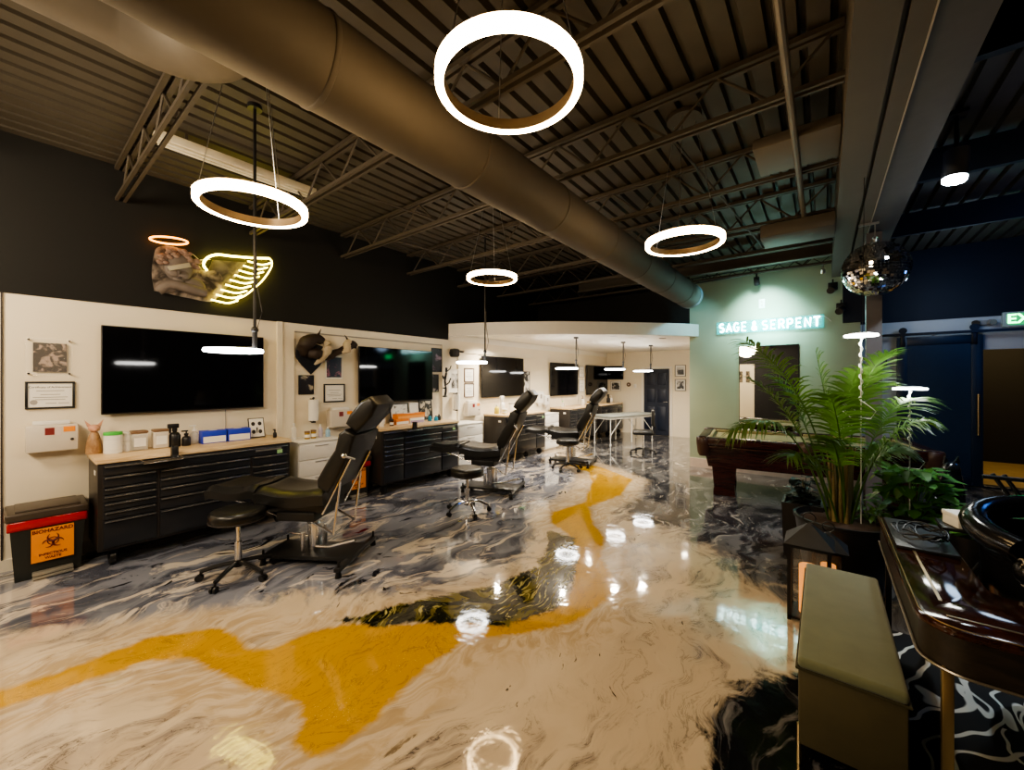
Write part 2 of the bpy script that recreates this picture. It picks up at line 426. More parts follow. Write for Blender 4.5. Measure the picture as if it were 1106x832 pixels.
# main beam: two flanges with a groove, then a soffit
ZB = 3.25
m = MB(); m.box(.105, .275, -3.2, 8.05, ZB, ZB+.03).box(.275, .30, -3.2, 8.05, ZB+.05, ZB+.06).box(.30, .385, -3.2, 8.05, ZB, ZB+.03)
m.box(.105, .125, -3.2, 8.05, ZB+.03, ZD).box(.365, .385, -3.2, 8.05, ZB+.03, ZD)
struct(m.build('ceiling_beam', beam_m, None, 0))
struct(MB().box(.392, .61, -3.2, 8.05, ZB+.012, ZD).build('ceiling_soffit', mat('grey_soffit_paint', (.085, .08, .08), .6), None, 0))
struct(MB().box(.386, .393, -3.2, 8.05, ZB-.004, ZB+.01).build('trim_beam_edge', mat('pale_edge', (.4, .36, .3), .5), None, 0))
# column
struct(MB().box(.375, .505, 5.87, 6.0, 0, ZB).build('column', mat('mauve_grey_steel', (.10, .088, .095), .5), None, 0))
# alcove ceiling with curved fascia
def catmull(P, n=8):
    P = [Vector(p) for p in P]; out = []
    Q = [2*P[0]-P[1]]+P+[2*P[-1]-P[-2]]
    for i in range(1, len(Q)-2):
        a, b, c_, d = Q[i-1:i+3]
        for k in range(n):
            t = k/n
            out.append(.5*((2*b)+(-a+c_)*t+(2*a-5*b+4*c_-d)*t*t+(-a+3*b-3*c_+d)*t**3))
    return out+[P[-1]]
curve = [(v.x, v.y) for v in catmull([(-5.5, 5.1), (-4.65, 5.48), (-3.80, 6.0), (-3.12, 6.6), (-2.5, 7.22), (-2.05, 7.72), (-1.84, 8.05)], 6)]
m = MB(); m.prism(curve+[(-1.98, 8.05), (-1.98, YB), (XW, YB)], 2.50, 2.68, 'z')
lip = curve+[(x-.10, y+.12) for x, y in curve[::-1] if x > -5.39]
m.prism([p for p in curve]+[(x-.09, y+.10) for x, y in curve[::-1]], 2.455, 2.50, 'z')
struct(m.build('ceiling_alcove', white_paint, None, 25))

# ------------------------------------------------------------------ doors
def panel_door():
    t = thing('door_alcove', 'dark navy panelled door in the back wall of the white alcove', 'door', (-4.27, 12.0, 0))
    t['kind'] = 'structure'
    m = MB().box(0, .74, -.055, -.03, .01, 1.97)
    m.build('door_leaf', navyc, t, 0)
    for (a, b) in ((.09, .33), (.41, .65)):
        for (c_, d) in ((.15, .85), (.98, 1.38), (1.48, 1.86)):
            f = MB().box(a, b, -.064, -.052, c_, d, .012).build('door_panel', navyc, t, 30)
    h = MB().cyl((.69, -.055, 1.0), (.69, -.11, 1.0), .012, n=10).cyl((.69, -.105, 1.0), (.60, -.105, 1.0), .009, n=8).build('door_handle', chrome, t)
panel_door()
def barn_door():
    t = thing('door_barn', 'dark blue sliding barn door hanging from a black rail', 'door', (.96, 9.2, 0)); t['kind'] = 'structure'
    m = MB().box(0, .94, -.10, -.06, .02, 2.33)
    m.build('door_leaf', mat('barn_door_blue', (.012, .035, .075), .4, var=.15), t, 0)
    m = MB()
    for b in ((0, .12, .02, 2.33), (.82, .94, .02, 2.33), (.12, .82, 2.2, 2.33), (.12, .82, .02, .16)): m.box(b[0], b[1], -.115, -.098, b[2], b[3], .004)
    m.build('door_frame', mat('barn_frame_blue', (.010, .024, .05), .4), t, 30)
    for x in (.07, .85):
        MB().box(x-.03, x+.03, -.13, -.113, 2.18, 2.44, .008).cyl((x, -.135, 2.44), (x, -.11, 2.44), .05, n=20).build('roller_hanger', black, t)
    MB().cyl((.885, -.15, .80), (.885, -.15, 1.42), .016, n=12).cyl((.885, -.15, .86), (.885, -.11, .86), .01, n=8).cyl((.885, -.15, 1.36), (.885, -.11, 1.36), .01, n=8).build('door_handle', brass, t)
    r = MB().box(.50, 3.3, 9.05, 9.10, 2.355, 2.395)
    for x in (.6, 1.4, 2.4, 3.2): r.cyl((x, 9.10, 2.375), (x, 9.2, 2.375), .015, n=8)
    tag(r.build('door_rail', black, None, 0), 'long black rail carrying the blue barn door', 'rail', kind='structure')
barn_door()

# ------------------------------------------------------------------ ducts, ceiling fixtures
def duct(name, label, X, Z, r, y0, y1, endcap=True, elbow=False):
    t = thing(name, label, 'air duct', (X, y0, Z)); L = y1-y0
    m = MB(); n = 40
    prof = []
    z = 0; k = 0
    while z < L: prof.append((r, z)); z += .25
    prof.append((r, L))
    m.lathe(prof, n=n); m.xf(Matrix.Rotation(-PI/2, 4, 'X'))
    m.build('duct_shell', duct_m, t, 50)
    s = 1.0
    while s < L:
        MB().lathe([(r+.001, s-.014), (r+.005, s-.010), (r+.005, s+.010), (r+.001, s+.014)], n=n).xf(Matrix.Rotation(-PI/2, 4, 'X')).build('duct_seam', duct_m, t, 50)
        s += 1.0
    return t
D1 = duct('air_duct', 'long round brown painted duct crossing the whole ceiling toward the sage wall', -1.86, 3.12, .208, -3.1, 7.5)
MB().lathe([(.213, 10.5), (.218, 10.52), (.218, 10.6), (.205, 10.6), (.19, 10.56), (0.0, 10.56)], n=40).xf(Matrix.Rotation(-PI/2, 4, 'X')).build('end_cap', mat('duct_end_grey', (.16, .19, .22), .4, .3), D1, 50)
MB().box(-.045, .045, 10.40, 10.50, -.218, -.205, .002).xf(Matrix.Rotation(1.0, 4, 'Y')).build('damper_tag', ink, D1)
D2 = thing('air_duct', 'shorter round duct with a bent end behind the main duct', 'air duct', (-2.54, -3.1, 3.36))
pts = [(0, 0, 0), (0, 1.0, 0), (0, 2.0, 0), (0, 2.9, 0), (0, 3.40, 0)]
for k in range(1, 7):
    a = k/6*PI/2; pts.append((.30-.30*math.cos(a), 3.40+.30*math.sin(a), -.10*k/6))
pts.append((.46, 3.70, -.12))
MB().tube(pts, .19, 32).build('duct_shell', duct_m, D2, 25)
t = thing('strip_light', 'pale unlit fluorescent strip fixture on the ceiling above the first station', 'strip light', (-4.3, .76, 3.60))
MB().box(-.06, .06, 0, 1.30, 0, .07, .01).build('housing', mat('strip_white', (.75, .68, .52), .5), t)
MB().cyl((-.03, .03, -.012), (-.03, 1.27, -.012), .013, n=10).cyl((.03, .03, -.012), (.03, 1.27, -.012), .013, n=10).build('tube', mat('frosted_tube', (.8, .75, .6), .3), t)
MB().box(-.012, .012, .2, .22, .07, .14).box(-.012, .012, 1.1, 1.12, .07, .14).build('bracket', steel_m, t)
for (b, lab) in (((-.42, .10, 3.48, 3.98, 3.36, 3.44), 'flat grey metal box beside the beam, nearer the camera'), ((-.55, .10, 5.15, 5.62, 3.20, 3.34), 'long grey metal box beside the beam near the sage wall')):
    tag(MB().box(*b, .01).build('ceiling_unit', beam_m, None), lab, 'ceiling unit')
tag(MB().cyl((-.16, -3, 3.36), (-.16, 6.1, 3.36), .022, n=10).build('conduit_pipe', mat('conduit_grey', (.13, .11, .085), .5), None), 'thin brown conduit pipe running along the ceiling beside the beam', 'pipe')

# ------------------------------------------------------------------ ring pendants
warm = emit('warm_ring_glow', (1.0, .68, .33), 22)
ringframe = mat('bronze_ring_frame', (.45, .33, .2), .4, .6)
def ring_pendant(loc, label):
    t = thing('ring_pendant', label, 'pendant light', loc, random.random(), 'warm ring pendants')
    R = .292
    n = 64
    m = MB()
    def ringprof(m, prof):
        k = len(prof); rings = []
        for j in range(n):
            a = 2*PI*j/n
            rings.append([m.bm.verts.new((r*math.cos(a), r*math.sin(a), z)) for r, z in prof])
        for j in range(n):
            A, B = rings[j], rings[(j+1) % n]
            for i in range(k): m.bm.faces.new((A[i], A[(i+1) % k], B[(i+1) % k], B[i]))
        return m
    ringprof(m, [(R-.030, -.026), (R, -.026), (R+.003, -.02), (R+.003, .020), (R-.001, .020), (R-.030, -.018)]).build('diffuser', warm, t)
    ringprof(MB(), [(R-.032, -.022), (R-.0305, -.022), (R-.003, .020), (R-.003, .028), (R-.032, .028)]).build('ring_frame', ringframe, t)
    for k in range(3):
        a = 2*PI*k/3
        MB().cyl(((R-.018)*math.cos(a), (R-.018)*math.sin(a), .026), (.09*math.cos(a), .09*math.sin(a), ZD-loc[2]-.03), .0025, n=5).build('cable', alu, t)
    MB().cyl((0, 0, ZD-loc[2]-.035), (0, 0, ZD-loc[2]), .13, n=28).build('canopy', steel_m, t)
    return t
RINGS = [((-1.00, 1.26, 2.83), 'largest glowing ring pendant, nearest the camera right of the duct'),
         ((-2.73, .94, 2.69), 'glowing ring pendant above the first black tattoo chair'),
         ((-.88, 3.37, 2.74), 'glowing ring pendant in front of the sage wall'),
         ((-3.08, 3.56, 2.84), 'smallest glowing ring pendant, above the second tattoo chair')]
ring_pendant(*RINGS[0])
for r in RINGS[1:]: ring_pendant(*r)

# small white task rings on thin drops
cool = emit('white_task_glow', (1.0, .97, .92), 13)
def task_light(loc, ztop, label, r=.22):
    t = thing('task_ring_light', label, 'task light', loc, math.radians(38), 'white task ring lights')
    m = MB(); n = 40; R = r
    prof = [(R-.05, -.012), (R, -.014), (R+.006, 0), (R, .012), (R-.05, .012)]
    rings = [[m.bm.verts.new((a*math.cos(2*PI*j/n), a*math.sin(2*PI*j/n), z)) for a, z in prof] for j in range(n)]
    for j in range(n):
        A, B = rings[j], rings[(j+1) % n]
        for i in range(len(prof)): m.bm.faces.new((A[i], A[(i+1) % 5], B[(i+1) % 5], B[i]))
    m.build('glow_ring', cool, t)
    ax = R-.03
    MB().box(-.02, R-.02, -.012, .012, .012, .03, .004).box(-R+.03, .02, -.012, .012, .012, .03, .004).build('crossbar', black, t)
    MB().cyl((ax, 0, .02), (ax, 0, .14), .018, n=10).sph((ax, 0, .16), .026, 12, 8).build('joint', black, t)
    MB().cyl((ax, 0, .15), (ax, 0, ztop-loc[2]), .011, n=8).build('drop_pole', black, t)
    MB().tube([(ax+.015, 0, .16), (ax+.05, .01, .3), (ax+.02, 0, .5), (ax+.012, 0, .75)], .004, 6).build('power_cord', black, t)
    MB().cyl((ax, 0, ztop-loc[2]-.03), (ax, 0, ztop-loc[2]), .05, n=16).build('ceiling_plate', black, t)
    return t
task_light((-3.58, 1.10, 1.86), ZD, 'white task ring light over the first tattoo chair by the largest television', .19)
task_light((-4.02, 4.20, 1.89), ZD, 'white task ring light over the second tattoo chair')
task_light((-4.06, 6.98, 1.87), 2.5, 'white task ring light over the third tattoo chair, first under the curved soffit')
task_light((-3.70, 8.50, 1.88), 2.5, 'middle white task ring light under the curved soffit')
task_light((-3.49, 9.70, 1.86), 2.5, 'white task ring light in front of the navy alcove door')
# recessed downlights in the alcove
DL = [(-5.05, 6.0), (-4.75, 6.30), (-3.94, 6.62), (-3.23, 7.37), (-2.84, 7.85), (-4.23, 8.27), (-4.25, 9.87), (-2.55, 9.87)]
dlm = emit('downlight_glow', (1, .86, .62), 14)
DLL = ['recessed downlight at the left end of the alcove ceiling', 'second recessed downlight along the curved soffit from the left wall', 'third recessed downlight along the curved soffit from the left wall',
       'fourth recessed downlight along the curved soffit, left of the round alcove vent', 'recessed downlight nearest the right end of the curved soffit', 'recessed downlight deeper in the alcove over the fourth station',
       'recessed downlight deepest on the left of the alcove ceiling', 'recessed downlight in front of the two small frames by the navy door']
for (x, y), lab in zip(DL, DLL):
    t = thing('recessed_downlight', lab, 'downlight', (x, y, 2.5), 0, 'alcove downlights')
    MB().lathe([(.075, -.004), (.080, 0), (.055, 0), (.055, -.004)], n=24).build('trim_ring', whitepl, t)
    MB().cyl((0, 0, -.003), (0, 0, -.001), .055, n=24).build('lens', dlm, t)
def light(name, typ, loc, energy, col, size=.1, rot=None, spot=None, blend=.5):
    l = bpy.data.lights.new(name, typ); l.energy = energy; l.color = col
    if typ == 'AREA': l.size = size
    elif typ != 'SUN': l.shadow_soft_size = size
    if typ == 'SPOT': l.spot_size = spot or 2; l.spot_blend = blend
    o = bpy.data.objects.new(name, l); COL.objects.link(o); o.location = loc
    if rot is not None: o.rotation_euler = Vector(rot).to_track_quat('-Z', 'Y').to_euler()
    return o
for x, y in DL: light('downlight_lamp', 'SPOT', (x, y, 2.47), 60, (1, .86, .66), .05, (0, 0, -1), 2.5, .7)
t = thing('alcove_vent', 'small round dark vent in the alcove ceiling near the soffit edge', 'vent', (-2.6, 8.35, 2.5))
MB().cyl((0, 0, -.012), (0, 0, 0), .07, n=20).build('vent_disc', greyink, t)
# unseen point lamps added behind the camera to fill the room
light('rear_fill_lamp', 'POINT', (-2.3, -1.3, 2.85), 85, (1, .82, .58), .34)
light('rear_fill_lamp', 'POINT', (-4.2, -1.3, 2.85), 85, (1, .82, .58), .34)

# ------------------------------------------------------------------ neon sign
neon = emit('cyan_white_neon', (.70, 1.0, 1.0), 9)
def arc(cx, cz, rx, rz, a0, a1, n=10):
    return [(cx+rx*math.cos(math.radians(a0+(a1-a0)*k/n)), cz+rz*math.sin(math.radians(a0+(a1-a0)*k/n))) for k in range(n+1)]
def glyph(ch):
    if ch == 'S': return [arc(.5, .74, .34, .24, 40, 270, 12)+arc(.5, .26, .36, .24, 90, -140, 12)]
    if ch == 'A': return [[(.08, 0), (.5, 1), (.92, 0)], [(.24, .33), (.76, .33)]]
    if ch == 'G': return [arc(.5, .5, .42, .5, 50, 320, 16)+[(.9, .46), (.55, .46)]]
    if ch == 'E': return [[(.82, 1), (.16, 1), (.16, 0), (.82, 0)], [(.16, .5), (.72, .5)]]
    if ch == 'R': return [[(.14, 0), (.14, 1), (.5, 1)]+arc(.52, .75, .32, .25, 90, -90, 8)+[(.14, .5)], [(.5, .5), (.88, 0)]]
    if ch == 'P': return [[(.14, 0), (.14, 1), (.5, 1)]+arc(.52, .73, .32, .27, 90, -90, 8)+[(.14, .46)]]
    if ch == 'N': return [[(.12, 0), (.12, 1), (.88, 0), (.88, 1)]]
    if ch == 'T': return [[(.06, 1), (.94, 1)], [(.5, 1), (.5, 0)]]
    if ch == '&': return [[(.92, 0), (.36, .62)]+arc(.47, .80, .20, .20, 215, -50, 10)+[(.30, .46)]+arc(.40, .24, .30, .24, 130, 330, 10)+[(.88, .42)]]
    return []
def glowing_panel():
    t = NT('edge_lit_acrylic'); t.bsdf((.04, .38, .38), .2, 0, Alpha=.55, Emission_Color=(.02, .50, .48, 1), Emission_Strength=.42); return t.m
def neon_sign():
    t = thing('neon_sign', 'glowing cyan white neon sign reading SAGE & SERPENT on the sage wall', 'neon sign', (-1.50, 8.05, 2.50))
    W, Hh = 1.48, .145; x = 0.0
    widths = {'&': .82, ' ': .42}
    txt = 'SAGE & SERPENT'; tot = sum(widths.get(c_, 1) for c_ in txt); cw = W/tot
    for ch in txt:
        w = widths.get(ch, 1)*cw
        if ch != ' ':
            m = MB()
            for st in glyph(ch):
                st = [Vector((x+w*.5+(a-.5)*w*.80, -.055, b*Hh)) for a, b in st]
                m.tube(st, .0115, 8)
            m.build('neon_letter', neon, t)
        x += w
    MB().box(-.03, W+.03, -.036, -.030, -.035, Hh+.035, .003).build('backing_panel', glowing_panel(), t)
    for a in (.05, W/2, W-.05): MB().cyl((a, -.034, Hh+.02), (a, 0, Hh+.02), .008, n=8).build('standoff', alu, t)
    MB().tube([(W-.01, -.04, Hh), (W+.03, -.03, Hh+.01), (W+.09, -.012, .10), (W+.12, -.006, .06)], .004, 6).build('power_cord', whitepl, t)
neon_sign()
light('sign_wash', 'AREA', (-.75, 7.80, 2.58), 5, (.4, 1, .98), .5, (0, 1, 0))
# track with spot heads over the sage wall
t = thing('lighting_track', 'thin black truss rail with a spot head over the sage wall', 'lighting track', (-2.0, 7.72, 3.38))
m = MB().cyl((0, 0, 0), (2.3, 0, .06), .010, n=6).cyl((0, 0, .09), (2.3, 0, .15), .010, n=6)
for k in range(11): m.cyl((k*.22, 0, .0+k*.006), (k*.22+.11, 0, .092+k*.006), .006, n=5).cyl((k*.22+.11, 0, .092+k*.006), (k*.22+.22, 0, .006+k*.006), .006, n=5)
m.build('rail', black, t)
MB().cyl((1.13, 0, .02), (1.13, 0, -.05), .012, n=8).build('spot_stem', black, t)
MB().cyl((1.13, -.02, -.04), (1.13, .05, -.15), .042, n=16).build('spot_head', black, t)
MB().cyl((2.0, 0, .05), (2.0, 0, -.06), .012, n=8).cyl((2.0, -.01, -.05), (2.0, .03, -.10), .03, n=14).build('spot_head', alu, t)
light('sage_spot', 'SPOT', (-.80, 7.35, 3.30), 62, (.62, 1, .95), .04, (-.0, .75, -.75), 1.5, .8)
t = thing('wall_plate', 'small white switch plate above the neon sign on the sage wall', 'wall plate', (-.83, 8.05, 2.95))
MB().box(-.045, .045, -.012, 0, -.08, .08, .005).build('plate', whitepl, t)
MB().box(-.012, .012, -.018, -.010, -.04, .0, .002).box(-.012, .012, -.018, -.010, .01, .05, .002).build('rocker', beigepl, t)
light('soffit_spot', 'SPOT', (-1.0, 7.0, 3.35), 26, (.30, .80, 1), .04, (-.95, .75, -.75), 1.1, .8)
# white spot light on the right, and the stage gear by the corner
t = thing('ceiling_spotlight', 'cylindrical spotlight shining white below the dark ceiling at upper right', 'spotlight', (.82, 4.64, 3.21))
MB().cyl((0, 0, .02), (.016, .022, .24), .075, n=24).build('can', alu, t)
MB().cyl((-.002, -.003, .002), (.001, .001, .024), .071, n=24).build('lens', emit('cold_spot_glow', (.85, .95, 1), 30), t)
MB().cyl((.015, .02, .22), (.015, .02, .54), .014, n=8).box(-.045, .075, -.04, .08, .51, .54, .005).build('bracket', black, t)
light('spot_lamp', 'SPOT', (.82, 4.64, 3.19), 70, (.75, .9, 1), .06, (.12, .3, -1), 2.2, .8)
light('blue_wash', 'POINT', (2.6, 6.2, 2.7), 9, (.08, .28, 1), .3)
light('blue_wash_low', 'POINT', (1.5, 8.3, 2.85), 5, (.55, .75, 1), .2)
light('hall_lamp', 'POINT', (2.9, 10.4, 2.6), 45, (1, .72, .35), .2)
for (x, z, lab) in ((.12, 3.05, 'small black stage light bracketed at the top of the sage wall corner'), (.22, 2.72, 'lower small black stage light in the sage wall corner')):
    t = thing('stage_light', lab, 'stage light', (x, 7.9, z))
    MB().cyl((0, .02, 0), (-.03, -.12, -.05), .05, n=16).build('housing', black, t)
    MB().box(-.06, .06, .02, .05, -.02, .10, .005).box(-.01, .01, .03, .06, .08, .15).build('yoke', black, t)

# ------------------------------------------------------------------ mirror ball
def mirror_ball():
    t = thing('mirror_ball', 'large mirrored disco ball hanging under the beam', 'disco ball', (.42, 5.50, 2.77))
    r = .272
    MB().sph((0, 0, 0), r-.004, 40, 24).build('core', mat('ball_core', (.03, .03, .03), .5), t, 60)
    m = MB(); rows = 30
    for i in range(rows):
        th0 = PI*(i+.06)/rows; th1 = PI*(i+.94)/rows; thm = (th0+th1)/2
        n = max(4, int(2*PI*math.sin(thm)*rows/PI))
        for k in range(n):
            a0 = 2*PI*(k+.05)/n; a1 = 2*PI*(k+.95)/n
            def p(th, a): return Vector((r*math.sin(th)*math.cos(a), r*math.sin(th)*math.sin(a), r*math.cos(th)))
            q = [p(th0, a0), p(th0, a1), p(th1, a1), p(th1, a0)]
            c_ = sum(q, Vector())/4; jit = Euler((random.gauss(0, .07), random.gauss(0, .07), random.gauss(0, .07))).to_matrix()
            q = [c_+jit@(v-c_) for v in q]
            m.quad(q[3], q[2], q[1], q[0])
    m.build('mirror_tiles', mat('mirror_tile', (.93, .92, .90), .02, 1, var=0), t, 0)
    MB().cyl((0, 0, r-.005), (0, 0, r+.03), .03, n=16).build('top_cap', alu, t)
    MB().tube([(0, 0, r+.03), (.02, 0, r+.05), (0, 0, r+.07), (-.02, 0, r+.05), (0, 0, r+.03)], .005, 6).cyl((0, 0, r+.07), (0, 0, ZB-2.77), .006, n=6).box(-.13, .03, -.012, .012, ZB-2.77-.02, ZB-2.77).build('hook', alu, t)
mirror_ball()

# ------------------------------------------------------------------ text and wall pieces
def lettering(body, size, m, parent, loc, align='CENTER', name='lettering', rot=(PI/2, 0, 0), bold=0, depth=.0006):
    cu = bpy.data.curves.new('t', 'FONT'); cu.body = body; cu.size = size; cu.align_x = align; cu.align_y = 'CENTER'
    cu.extrude = depth; cu.offset = bold; cu.resolution_u = 3
    o = bpy.data.objects.new('t', cu); COL.objects.link(o)
    bpy.context.view_layer.update()
    me = bpy.data.meshes.new_from_object(o.evaluated_get(bpy.context.evaluated_depsgraph_get()))
    bpy.data.objects.remove(o); bpy.data.curves.remove(cu)
    me.materials.clear(); me.materials.append(m); me.name = name
    r = bpy.data.objects.new(name, me); COL.objects.link(r); r.parent = parent; r.location = loc; r.rotation_euler = rot
    return r
def picture(label, loc, rz, w, h, frame_m, print_m, fw=.02, mat_w=0, depth=.022, cat='framed picture', name='framed_picture', mount_m=None, lines=None, head=None, group=None):
    """origin at lower left corner on the wall"""
    t = thing(name, label, cat, loc, rz, group)
    m = MB()
    m.box(0, w, -depth, -.002, 0, fw, .003).box(0, w, -depth, -.002, h-fw, h, .003).box(0, fw, -depth, -.002, fw, h-fw, .003).box(w-fw, w, -depth, -.002, fw, h-fw, .003)
    m.build('frame', frame_m, t)
    if mat_w: MB().box(fw, w-fw, -.010, -.004, fw, h-fw).build('mount_board', mount_m or paper, t, 0)
    a = fw+mat_w
    p = MB().box(a, w-a, -.012, -.005, a, h-a).build('print', print_m, t, 0)
    if head: lettering(head, h*.095, ink, t, (w/2, -.0125, h*.79))
    if lines:
        mm = MB()
        for (x0, x1, z) in lines: mm.box(w*x0, w*x1, -.0128, -.0122, h*z-.003, h*z+.003)
        mm.build('text_lines', greyink, t, 0)
    return t
def wallpos(y, z): return (XW, y, z)
CERT = [(.22, .78, .66), (.30, .70, .52), (.15, .85, .42), (.20, .80, .34), (.40, .62, .20), (.66, .88, .20)]
# station one
t = thing('acrylic_photo_mount', 'clear acrylic panel with a dark square photograph above the black framed certificate', 'framed picture', (XW, .12, 1.67), R90)
MB().box(0, .28, -.028, -.022, 0, .34, .002).build('acrylic_panel', glass('clear_acrylic', (1, 1, 1), .05), t)
MB().box(.045, .245, -.021, -.019, .035, .295).build('print', printed('portrait_print', (.025, .015, .012), (.40, .30, .25), 14, .60, .06, 1), t, 0)
for x in (.02, .26):
    for z in (.02, .32): MB().cyl((x, -.034, z), (x, 0, z), .008, n=10).build('standoff', chrome, t)
c1 = picture('black framed certificate under the acrylic photograph, left of the largest television', wallpos(.12, 1.375), R90, .295, .245, black, paper, .016, name='framed_certificate', cat='certificate', lines=CERT, head='Certificate of Achievement')
MB().lathe([(.022, 0), (.022, .001), (0, .001)], n=20).xf(Matrix.Translation((.05, -.0125, .06)) @ Matrix.Rotation(PI/2, 4, 'X')).build('seal', greyink, c1)
def sharps(label, y, z, w=.31, h=.235):
    t = thing('sharps_cabinet', label, 'sharps container', (XW, y, z), R90)
    MB().box(0, w, -.13, 0, 0, h, .012).build('housing', beigepl, t)
    MB().box(.04, w-.05, -.10, -.02, h, h+.035, .008).build('drop_slot', whitepl, t)
    MB().box(w*.32, w*.66, -.1325, -.1295, h*.60, h*.92).build('sticker', mat('white_red_sticker', (.7, .6, .56), .5), t, 0)
    MB().box(w*.35, w*.53, -.134, -.132, h*.63, h*.90).build('warning_panel', mat('maroon_ink', (.22, .03, .03), .5), t, 0)
    MB().box(w*.70, w*.93, -.1325, -.1295, h*.72, h*.92).build('orange_label', orange, t, 0)
    MB().cyl((w*.87, -.136, h*.42), (w*.87, -.12, h*.42), .012, n=12).build('lock', ink, t)
    return t
sharps('beige sharps container on the wall beside the red lidded biohazard bin', .12, 1.0)
# televisions
screen = mat('tv_screen', (.003, .003, .004), .06, var=.05)
def tv(y, z0, w, h, label):
    t = thing('wall_television', label, 'television', (XW, y, z0), R90, 'wall televisions')
    MB().box(0, w, -.075, -.045, 0, h, .006).build('bezel', black, t)
    MB().box(.008, w-.008, -.0775, -.074, .014, h-.008).build('screen', screen, t, 0)
    MB().box(w*.3, w*.7, -.046, 0, h*.25, h*.75, .004).build('wall_bracket', black, t)
    return t
tv(.58, 1.30, 1.40, .86, 'largest looking wall television, above the first tool chest')
tv(3.26, 1.29, 1.41, .85, 'wall television above the second tool chest, beside the animal mount')
tv(5.96, 1.28, 1.42, .85, 'wall television above the third tool chest, left of the tall art print')
tv(8.55, 1.23, 1.42, .86, 'wall television above the fourth tool chest')
tv(10.5, 1.20, 1.40, .88, 'wall television nearest the alcove corner, above the fifth tool chest')
t = thing('wall_television', 'television on the alcove back wall above the small framed photograph', 'television', (-5.44, 12.0, 1.66), 0, 'wall televisions')
MB().box(0, .52, -.07, -.035, 0, .42, .005).build('bezel', black, t); MB().box(.008, .512, -.0725, -.069, .01, .412).build('screen', screen, t, 0); MB().box(.18, .34, -.036, 0, .1, .3).build('wall_bracket', black, t)
# station two wall
t = thing('animal_mount', 'dark sculpted animal head mount with cream belly on a black shield plaque', 'wall mount', (XW, 2.70, 1.74), R90)
MB().prism([(-.30, .36), (-.14, .42), (.04, .36), (.06, .20), (.0, .09), (-.12, -.03), (-.24, .09), (-.32, .20)], -.03, 0, 'y', .006).build('shield', mat('black_shield', (.015, .017, .025), .3), t)
def blob(pts, rs, name, m_, n=14, sq=1.0):
    path = catmull(pts, 5); R = []
    for i in range(len(path)):
        f = i/(len(path)-1)*(len(rs)-1); k = min(int(f), len(rs)-2); R.append(rs[k]+(rs[k+1]-rs[k])*(f-k))
    return MB().tube(path, .1, n, rs=R).build(name, m_, t, 60)
furd = mat('dark_brown_fur', (.025, .014, .010), .6, var=.4, scale=40, bump=.4); furc = mat('cream_fur', (.50, .42, .30), .65, var=.25, scale=40, bump=.3)
def furry(o, amp=.014):
    for v in o.data.vertices:
        v.co += Vector(mnoise.noise_vector(v.co*22))*amp+Vector(mnoise.noise_vector(v.co*9))*amp*1.6
    o.data.update()
furry(blob([(-.17, -.02, .24), (-.22, -.08, .30), (-.24, -.14, .37), (-.17, -.18, .43), (-.08, -.18, .44), (-.02, -.16, .41)], [.05, .095, .10, .075, .06, .03], 'mane', furd))
furry(blob([(-.20, -.14, .26), (-.13, -.18, .25), (-.08, -.18, .30)], [.06, .08, .05], 'jaw', furd))
furry(blob([(-.11, -.13, .10), (-.06, -.18, .18), (.0, -.21, .28), (.01, -.22, .36), (-.03, -.2, .42)], [.012, .04, .06, .065, .03], 'chest', furc))
furry(blob([(.0, -.14, .20), (.10, -.18, .25), (.20, -.21, .30), (.28, -.23, .36), (.36, -.24, .40), (.41, -.25, .37)], [.05, .055, .048, .045, .05, .02], 'foreleg', furd))
furry(blob([(.20, -.23, .27), (.25, -.26, .32), (.27, -.27, .40), (.32, -.26, .44)], [.03, .055, .06, .025], 'muzzle', furc))
MB().cyl((-.12, -.2, .47), (-.07, -.2, .58), .022, .002, 8).cyl((.30, -.22, .46), (.26, -.2, .53), .016, .002, 8).build('ear', furd, t)
picture('dark plaque with a pale figure under the animal mount', wallpos(2.42, 1.44), R90, .20, .26, black, printed('plaque_print', (.02, .017, .017), (.38, .34, .27), 9, .60, .05, 2), .006, name='award_plaque', cat='plaque')
picture('dark navy poster in a clear mount above the white certificate', wallpos(2.78, 1.65), R90, .26, .33, whitepl, printed('navy_poster', (.02, .025, .045), (.30, .12, .16), 8, .60, .05, 3), .01, .012, name='framed_poster', cat='framed poster')
picture('black framed white certificate left of the second television', wallpos(2.76, 1.32), R90, .31, .26, black, paper, .018, name='framed_certificate', cat='certificate', lines=CERT)
def towel(label, y, z, h=.33):
    t = thing('paper_towel_holder', label, 'paper towels', (XW, y, z), R90)
    MB().lathe([(.02, 0), (.062, 0), (.062, h-.05), (.02, h-.05)], n=24).xf(Matrix.Translation((0, -.09, .03))).build('paper_roll', paper, t)
    MB().cyl((0, -.09, .0), (0, -.09, h), .008, n=8).cyl((0, -.09, .012), (0, 0, .012), .008, n=8).cyl((0, -.09, h-.012), (0, 0, h-.012), .008, n=8).cyl((0, -.09, 0), (0, -.09, .02), .03, n=14).sph((0, -.09, h), .016, 10, 8).build('holder', black, t)
    return t
towel('white paper towel roll on a black holder under the dark plaque', 2.58, 1.06)
sharps('beige sharps container behind the first tattoo chair headrest', 2.80, .97, .34, .24)
picture('dark purple art poster at the right edge of the second television', wallpos(4.70, 1.78), R90, .24, .43, black, printed('purple_poster', (.02, .015, .03), (.28, .18, .28), 7, .57, .06, 4), .008, name='framed_poster', cat='framed poster')
picture('small dark framed print below the purple poster', wallpos(4.70, 1.42), R90, .16, .32, black, printed('small_dark_print', (.02, .02, .025), (.35, .32, .32), 10, .60, .05, 5), .012, name='framed_poster', cat='framed poster')
